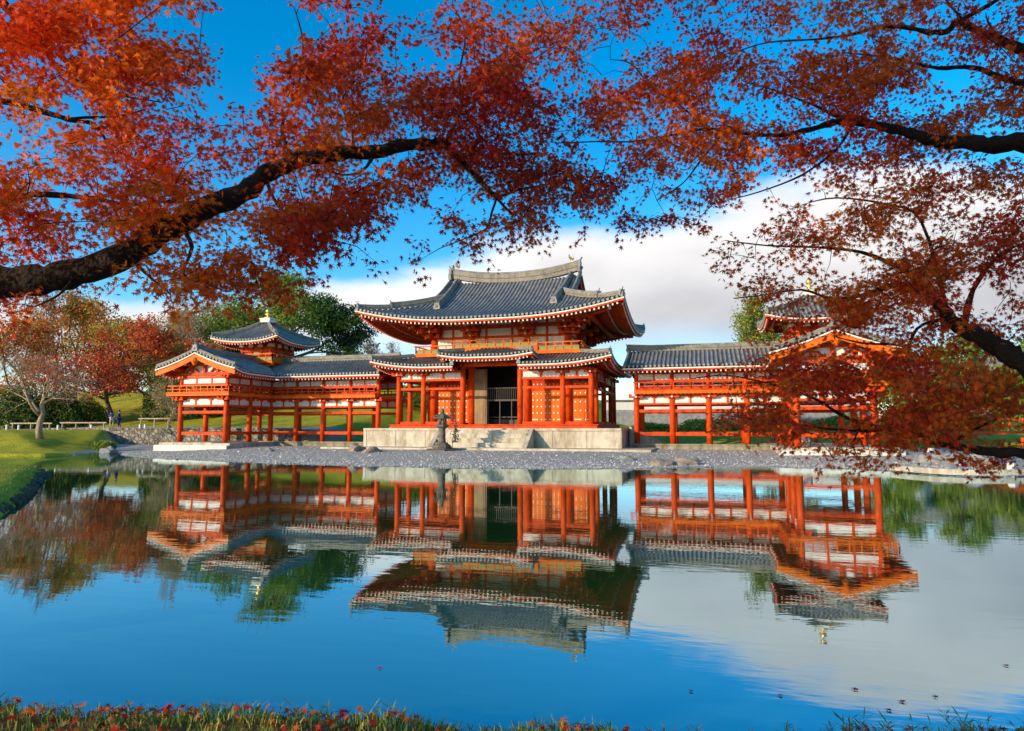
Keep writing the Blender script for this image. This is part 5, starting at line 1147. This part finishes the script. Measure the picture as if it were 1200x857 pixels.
def maple(name, label, limbs, is_left, seed, base_xy):
    rg_ = np.random.default_rng(seed)
    bx_, by_ = base_xy; bz = zat(bx_, by_)-.25
    root = thing(name, (bx_, by_, bz), label, 'maple tree')
    nodes = []; wood = MB(); p0 = Vector(at(*limbs[0][0][0]))
    sk = [smooth(*l_) for l_ in limbs]
    # trunk from the ground to the first limbs, leaning
    low = Vector((bx_, by_, bz)); r00 = .27
    for k, (pts, rad) in enumerate(sk):
        r2 = [a*(1+.10*math.sin(i*1.7+k)+.06*math.sin(i*4.1)) for i, a in enumerate(rad)]
        pts = [p+Vector((rg_.normal(0,.06*a), rg_.normal(0,.06*a), rg_.normal(0,.10*a))) for p, a in zip(pts, rad)]
        wood.tube(pts, r2, 12 if rad[0] > .05 else 6)
        for p, a in zip(pts, rad): nodes.append((*p, a))
    starts = {tuple(round(c_,3) for c_ in Vector(at(*l_[0][0]))): l_ for l_ in limbs if l_[0][0][0] > 1400 or l_[0][0][0] < -400}
    tr_pts = [low, low+Vector((0,0,.5)), low.lerp(p0, .5)+Vector((0,0,.15)), p0]; wood.tube(tr_pts, [.36,.29,.25,.20], 14)
    for q in starts:
        q = Vector(q)
        if (q-p0).length > .05: wood.tube([low.lerp(p0, .45)+Vector((0,0,.1)), low.lerp(q,.8), q], [.22,.18,.15], 12)
    nodes = np.array(nodes); 
    # spray centres: sampled by cover
    cx, cy, cc = [], [], []
    H_ = len(COVER)
    for j in range(-2, H_):
        for i in range(-3, 33):
            c_ = int(COVER[max(j,0)][min(max(i,0),29)])
            if j < 0: c_ = min(c_, 5)
            if i < 0 or i > 29: c_ = min(c_, 5)
            left_side = (i < 13) if j > 2 else (i < 15)
            if 13 <= i <= 17 and j >= 3: left_side = True
            if left_side != is_left or c_ == 0: continue
            n_ = rg_.poisson({1:.5,2:1.0,3:1.9,4:2.8,5:3.8,6:5.0,7:6.6,8:9.0,9:11}[c_]*4.3)
            cx += list((i+rg_.uniform(0,1,n_))*40); cy += list((j+rg_.uniform(0,1,n_))*40)
    cx = np.array(cx); cy = np.array(cy)-12
    wv = np.sin(cx/34+2.2*np.sin(cy/41+seed)+cy/55)+np.sin(cy/13.5+1.6*np.sin(cx/57+seed)+cx/120)*1.1+.7*np.sin(cx/15.5-cy/19)
    kp_ = rg_.uniform(0,1,len(cx)) < np.clip(.60+.44*wv, .06, 1); cx, cy = cx[kp_], cy[kp_]; n_ = len(cx)
    # local depth from the nearest limb in view, then spread in depth
    nv = nodes[:, :3]-np.array(CAM); nd_ = nv@np.array(_d); npx = CX+F*(nv@np.array(_r))/nd_; npy = CY-F*(nv@np.array(_u))/nd_
    near = np.argmin((npx[None]-cx[:,None])**2+(npy[None]-cy[:,None])**2*1.6, 1); dep = nd_[near]+rg_.normal(-.05,.42,n_)
    sdp = np.sqrt(np.min((npx[None]-cx[:,None])**2+(npy[None]-cy[:,None])**2, 1)); thick = nodes[near,3]*F/nd_[near]
    behind = (thick > 5) & (sdp < thick+24) & (rg_.uniform(0,1,n_) < .93)
    dep = np.where(behind, nd_[near]+.30+np.abs(dep-nd_[near])*.8, dep); dep = np.clip(dep, 4.1, 8.2)
    C3 = np.array(CAM)+(np.array(_d)+np.array(_r)*((cx-CX)/F)[:,None]-np.array(_u)*((cy-CY)/F)[:,None])*dep[:,None]
    # grow twigs: each spray joins the nearest wood already there
    W_ = nodes[:, :3].copy(); d_0 = np.min(((C3[:,None]-W_[None])**2).sum(2), 1); order = np.argsort(d_0)
    pool = np.empty((len(W_)+n_*3, 3)); pool[:len(W_)] = W_; m_ = len(W_); dirs = np.zeros((n_,3))
    tw = MB()
    for k in order:
        q = C3[k]; dd = ((pool[:m_]-q)**2).sum(1); b_ = pool[np.argmin(dd)]; L_ = math.sqrt(dd.min()); 
        mid = b_*.5+q*.5+np.array([0,0,.06*L_])+rg_.normal(0,.05*L_,3)
        if L_ > .03:
            r_ = min(.009, .0022+.004*L_); tw.tube([b_, mid, q], [r_*1.3, r_, .0016], 3)
        pool[m_] = mid; pool[m_+1] = q; m_ += 2
        v = (q-b_)/max(L_, 1e-3); dirs[k] = v
    # leaves
    per = rg_.integers(17, 30, n_); idx_ = np.repeat(np.arange(n_), per); N_ = len(idx_)
    az = rg_.uniform(0, 6.28, n_); hd = np.stack([np.cos(az), np.sin(az), np.zeros(n_)], 1)*.7+dirs*.6; hd[:,2] -= .12; hd /= np.linalg.norm(hd,axis=1)[:,None]
    sd_ = np.cross(hd, [0,0,1.]); sd_ /= np.linalg.norm(sd_,axis=1)[:,None]+1e-9
    t_ = rg_.uniform(-.13, .20, N_); s_ = rg_.normal(0, .070, N_); cen = C3[idx_]+hd[idx_]*t_[:,None]+sd_[idx_]*s_[:,None]; cen[:,2] += rg_.normal(0,.030,N_)-np.abs(t_)*.10
    size = rg_.uniform(.029, .049, N_)*np.repeat(rg_.uniform(.85,1.12,n_), per)
    # each leaf hangs from its stalk: tip outwards and down, face tilted
    tip = hd[idx_]*.6+sd_[idx_]*np.sign(s_)[:,None]*.7+rg_.normal(0,.45,(N_,3)); tip[:,2] -= .45; tip /= np.linalg.norm(tip,axis=1)[:,None]
    up_ = np.array([0,0,1.])+rg_.normal(0,.55,(N_,3)); nr = up_-tip*(up_*tip).sum(1)[:,None]; nr /= np.linalg.norm(nr,axis=1)[:,None]; rt_ = np.cross(tip, nr)
    V = cen[:,None]+size[:,None,None]*(LEAF[None,:,0:1]*rt_[:,None]+LEAF[None,:,1:2]*tip[:,None]+LEAF[None,:,2:3]*nr[:,None]*rg_.uniform(.3,1.8,(N_,1,1)))
    vx = cx[idx_]; vy = cy[idx_]
    tone = np.clip(.5+.5*np.sin(vx/61+1)*np.cos(vy/47)+rg_.normal(0,.35,n_)[idx_], 0, 1)
    if is_left: mixw = np.clip((vx-230)/220+.25*np.sin(vy/40), 0, 1)
    else: mixw = np.full(N_, .45)+.25*np.sin(vx/90)
    A0, A1 = np.array([.90,.22,.014]), np.array([.76,.055,.012]); B0, B1 = np.array([.66,.110,.014]), np.array([.50,.028,.020])
    base = (A0*(1-tone[:,None])+A1*tone[:,None])*(1-mixw[:,None])+(B0*(1-tone[:,None])+B1*tone[:,None])*mixw[:,None]
    cols_ = base*rg_.uniform(.65,1.25,(N_,1))
    wood.build('trunk', M['bark'], root, True); tw.build('twigs', M['bark'], root)
    rawmesh('foliage', V, NL, cols_, M['leaf_attr'], root)
    print(name, 'sprays', n_, 'leaves', N_)
    return root
maple('maple_tree', 'orange red maple with one thick dark bough reaching in from the left', LIMBS_L, True, 5, (5.9, -42.6))
maple('maple_tree', 'rusty red maple reaching in from the right in front of the right wing', LIMBS_R, False, 6, (19.6, -38.6))

# ------------------------------------------------------------------ the viewer's bank
rg2 = np.random.default_rng(9)
def bladefield(n_, box, cond, hmin, hmax, cols_):
    x_ = rg2.uniform(box[0], box[1], n_*3); y_ = rg2.uniform(box[2], box[3], n_*3); s_ = sdist(x_, y_, NEAR)+.10*wob(x_, y_, 2.0, 3)
    k = cond(s_, x_, y_); x_, y_, s_ = x_[k][:n_], y_[k][:n_], s_[k][:n_]; n2 = len(x_); z_ = height(x_, y_)
    a = rg2.uniform(0,6.28,n2); h_ = rg2.uniform(hmin,hmax,n2)*(.6+.6*np.clip(wob(x_,y_,2.4,4)+.5,0,1)); w_ = rg2.uniform(.0025,.006,n2); ln = rg2.normal(0,.35,(n2,2))*h_[:,None]
    dx, dy = np.cos(a)*w_, np.sin(a)*w_
    V = np.stack([np.stack([x_-dx,y_-dy,z_-.01],1), np.stack([x_+dx,y_+dy,z_-.01],1), np.stack([x_+ln[:,0]*.4+dx*.7,y_+ln[:,1]*.4+dy*.7,z_+h_*.6],1), np.stack([x_+ln[:,0],y_+ln[:,1],z_+h_],1), np.stack([x_+ln[:,0]*.4-dx*.7,y_+ln[:,1]*.4-dy*.7,z_+h_*.6],1)], 1)
    c_ = np.array(cols_)[rg2.integers(0,len(cols_),n2)]*rg2.uniform(.7,1.3,(n2,1)); return V, c_
V1, c1 = bladefield(26000, (5,18,-43.6,-38.4), lambda s_,x_,y_: (s_ > -.02) & (s_ < 1.6), .025, .085, [(.20,.27,.03),(.32,.35,.05),(.40,.36,.07),(.14,.20,.03)])
V2, c2 = bladefield(9000, (-16,2,-36,-20), lambda s_,x_,y_: (s_ > -.02) & (s_ < 2.5), .05, .14, [(.14,.20,.03),(.20,.24,.04),(.12,.16,.03)])
tag(rawmesh('bank_grass', np.concatenate([V1,V2]), 5, np.concatenate([c1,c2]), M['grass_attr']), 'short uneven green grass on the near bank', 'grass', kind='stuff')
# taller weeds with branching tops along the water's edge
def weeds(n_, box, smax, h0, h1, name, label, seed):
    r_ = np.random.default_rng(seed); mbv = []; cc_ = []
    x_ = r_.uniform(box[0],box[1],n_*6); y_ = r_.uniform(box[2],box[3],n_*6); s_ = sdist(x_,y_,NEAR)+.10*wob(x_,y_,2.0,3); k = (s_>0)&(s_<smax); x_,y_ = x_[k][:n_],y_[k][:n_]; z_ = height(x_,y_)
    for i in range(len(x_)):
        h_ = r_.uniform(h0,h1); g = np.array([[.16,.24,.05],[.24,.30,.08],[.30,.26,.10]][r_.integers(0,3)]); lean_ = r_.normal(0,.25,2)*h_
        for q in range(r_.integers(7,14)):
            t_ = r_.uniform(.25,1); b0 = np.array([x_[i]+lean_[0]*t_, y_[i]+lean_[1]*t_, z_[i]+h_*t_]); a = r_.uniform(0,6.28); l_ = r_.uniform(.03,.07); d_ = np.array([math.cos(a)*l_, math.sin(a)*l_, l_*r_.uniform(.1,.9)]); e_ = np.array([-d_[1],d_[0],0])*.07
            mbv.append([b0-e_*.3, b0+d_*.5-e_, b0+d_, b0+d_*.55+e_]); cc_.append(g*r_.uniform(.7,1.3))
        p_ = np.array([x_[i],y_[i],z_[i]]); q_ = p_+np.array([lean_[0],lean_[1],h_]); e_ = np.array([.0015,.0015,0]); mbv.append([p_-e_,p_+e_,q_+e_*.5,q_-e_*.5]); cc_.append(g*.8)
    tag(rawmesh(name, np.array(mbv), 4, np.array(cc_), M['grass_attr']), label, 'weeds', kind='stuff')
weeds(480, (7,18,-42.4,-38.4), .35, .04, .12, 'shore_weeds', 'feathery green weeds along the edge of the near bank', 4)
weeds(110, (15.0,18,-41.4,-39.4), .5, .07, .17, 'tall_shore_weeds', 'taller tangled weeds on the near bank at the lower right', 5)
# fallen leaves on the bank and afloat
def fallen(n_, pts, z_, name, label, flat, kind, size=(.028,.045)):
    N_ = len(pts); s_ = rg2.uniform(size[0],size[1],N_); a = rg2.uniform(0,6.28,N_); nr = np.array([0,0,1.])+rg2.normal(0,flat,(N_,3)); nr /= np.linalg.norm(nr,axis=1)[:,None]
    tp = np.stack([np.cos(a),np.sin(a),np.zeros(N_)],1); tp -= nr*(tp*nr).sum(1)[:,None]; tp /= np.linalg.norm(tp,axis=1)[:,None]; rt_ = np.cross(tp,nr)
    V = np.concatenate([pts, z_[:,None]],1)[:,None]+s_[:,None,None]*(LEAF[None,:,0:1]*rt_[:,None]+LEAF[None,:,1:2]*tp[:,None]+LEAF[None,:,2:3]*nr[:,None]*.8)
    c_ = np.array([(.66,.04,.015),(.50,.02,.012),(.62,.15,.02),(.40,.20,.06)])[rg2.integers(0,4,N_)]*rg2.uniform(.6,1.2,(N_,1))
    return V, c_
x_ = rg2.uniform(5,18,16000); y_ = rg2.uniform(-43.6,-38.4,16000); s_ = sdist(x_,y_,NEAR)+.10*wob(x_,y_,2.0,3); k = (s_ > .05+.22*np.clip(wob(x_,y_,3,8)+.3,0,1)); x_,y_ = x_[k][:7500],y_[k][:7500]
V, c_ = fallen(0, np.stack([x_,y_],1), height(x_,y_)+rg2.uniform(.015,.075,len(x_)), '', '', .5, '')
tag(rawmesh('fallen_leaves', V, NL, c_, M['leaf_attr']), 'red fallen maple leaves carpeting the near bank', 'fallen leaves', kind='stuff')
FL = [(1003,808,'small leaf afloat, topmost of the three dark ones at lower right'),(1058,822,'largest of three floating leaves at the lower right'),(1097,817,'floating leaf to the right of the largest one'),(1042,832,'floating leaf nearest the weedy bank'),(810,810,'single pale leaf floating on the blue reflection'),(915,815,'lone leaf afloat left of the cloud reflection edge'),(445,783,'tiny pale leaf floating at mid left of the pond'),(1180,780,'small dark leaf floating by the right edge')]
for px, py, lb in FL:
    q = _d+_r*((px-CX)/F)-_u*((py-CY)/F); p = CAM+q*((.006-CAM.z)/q.z); V, c_ = fallen(0, np.array([[p.x,p.y]]), np.array([.010]), '', '', .08, '', (.035,.05))
    V = V.reshape(-1,3); V[:,2] = np.maximum(V[:,2], .004)
    tag(rawmesh('floating_leaf', V, NL, c_, M['leaf_attr']), lb, 'leaf', 'fallen leaves afloat')

# unseen tree added behind the viewer to block low sun from the maples
def sun_blocker_tree(x, y, top, w_, seed, label):
    z = zat(x, y)-.1; H = top-z; segs, tips = skeleton(seed, (0,0,0), H, .26, levels=4, spread=1.0, up=.12, first=.6, nchild=(4,5))
    T_ = np.array([p for s_, r_, lv in segs for p in s_]); zs_ = H/T_[:,2].max(); sx_ = (w_/2)/np.percentile(np.abs(T_[:,:2]), 98)
    root = thing('camphor_tree', (x, y, z), label, 'tree'); f_ = lambda p: (x+p[0]*sx_, y+p[1]*sx_, z+p[2]*zs_); mb = MB()  # shares its name with background trees; this one is an added sun blocker
    for pts, rad, lv in segs: mb.tube([f_(p) for p in pts], rad, 8 if lv < 2 else 4)
    mb.build('trunk', M['bark_brown'], root, True)
    rg_ = np.random.default_rng(seed); ends = np.array([f_(p) for s_, r_, lv in segs if lv >= 3 for p in s_[1:]]); k = rg_.integers(0, len(ends), 9000)
    cen = ends[k]+np.clip(rg_.normal(0,1,(9000,3)),-1.8,1.8)*np.array([.5,.5,.3]); cen[:,2] = np.where(cen[:,2] < 4.0, 4.0+rg_.uniform(0,3,9000), cen[:,2]); cols_ = np.array(GRN)[rg_.integers(0,4,9000)]*rg_.uniform(.7,1.3,(9000,1))
    leafquads(cen, .26, cols_, 'foliage', M['leaf_bg'], root, rg_, .2)
sun_blocker_tree(7.4, -51.6, 11.5, 9.0, 91, 'unseen dense evergreen added behind the viewer to shade the maples')

# stones edging the left part of the near bank
M['rock_dark'] = mat('dark_edging_rock', (.13,.10,.07), (.06,.05,.035), 2.5, .9, .8, 7, spec=.1)
ep = [(-.9,-33.6),(-4.2,-30.4),(-7.6,-27.4),(-10.2,-25.1),(-11.6,-23.8),(-13.8,-22.6)]; acc = 0; first_ = None; ei = 0
for (ax, ay), (bx2, by2) in zip(ep[:-1], ep[1:]):
    L_ = math.hypot(bx2-ax, by2-ay); n_ = int(L_/.36)
    for k in range(n_):
        x = ax+(bx2-ax)*k/n_+rnd.uniform(-.06,.06); y = ay+(by2-ay)*k/n_+rnd.uniform(-.06,.06)
        if ei < 3: o = rock('edging_stone', x, y, .03, .20, .14, .13, 200+ei, M['rock_dark']); first_ = (first_ or [])+[o]
        else: o = first_[ei % 3].copy(); col.objects.link(o); o.location = (x, y, .03); o.rotation_euler = (0,0,rnd.uniform(0,6)); q = rnd.uniform(.7,1.3); o.scale = (q,q,q*rnd.uniform(.8,1.2))
        tag(o, 'dark edging stone in the row along the grassy bank at the lower left', 'stone', 'edging stones of the left near bank'); ei += 1
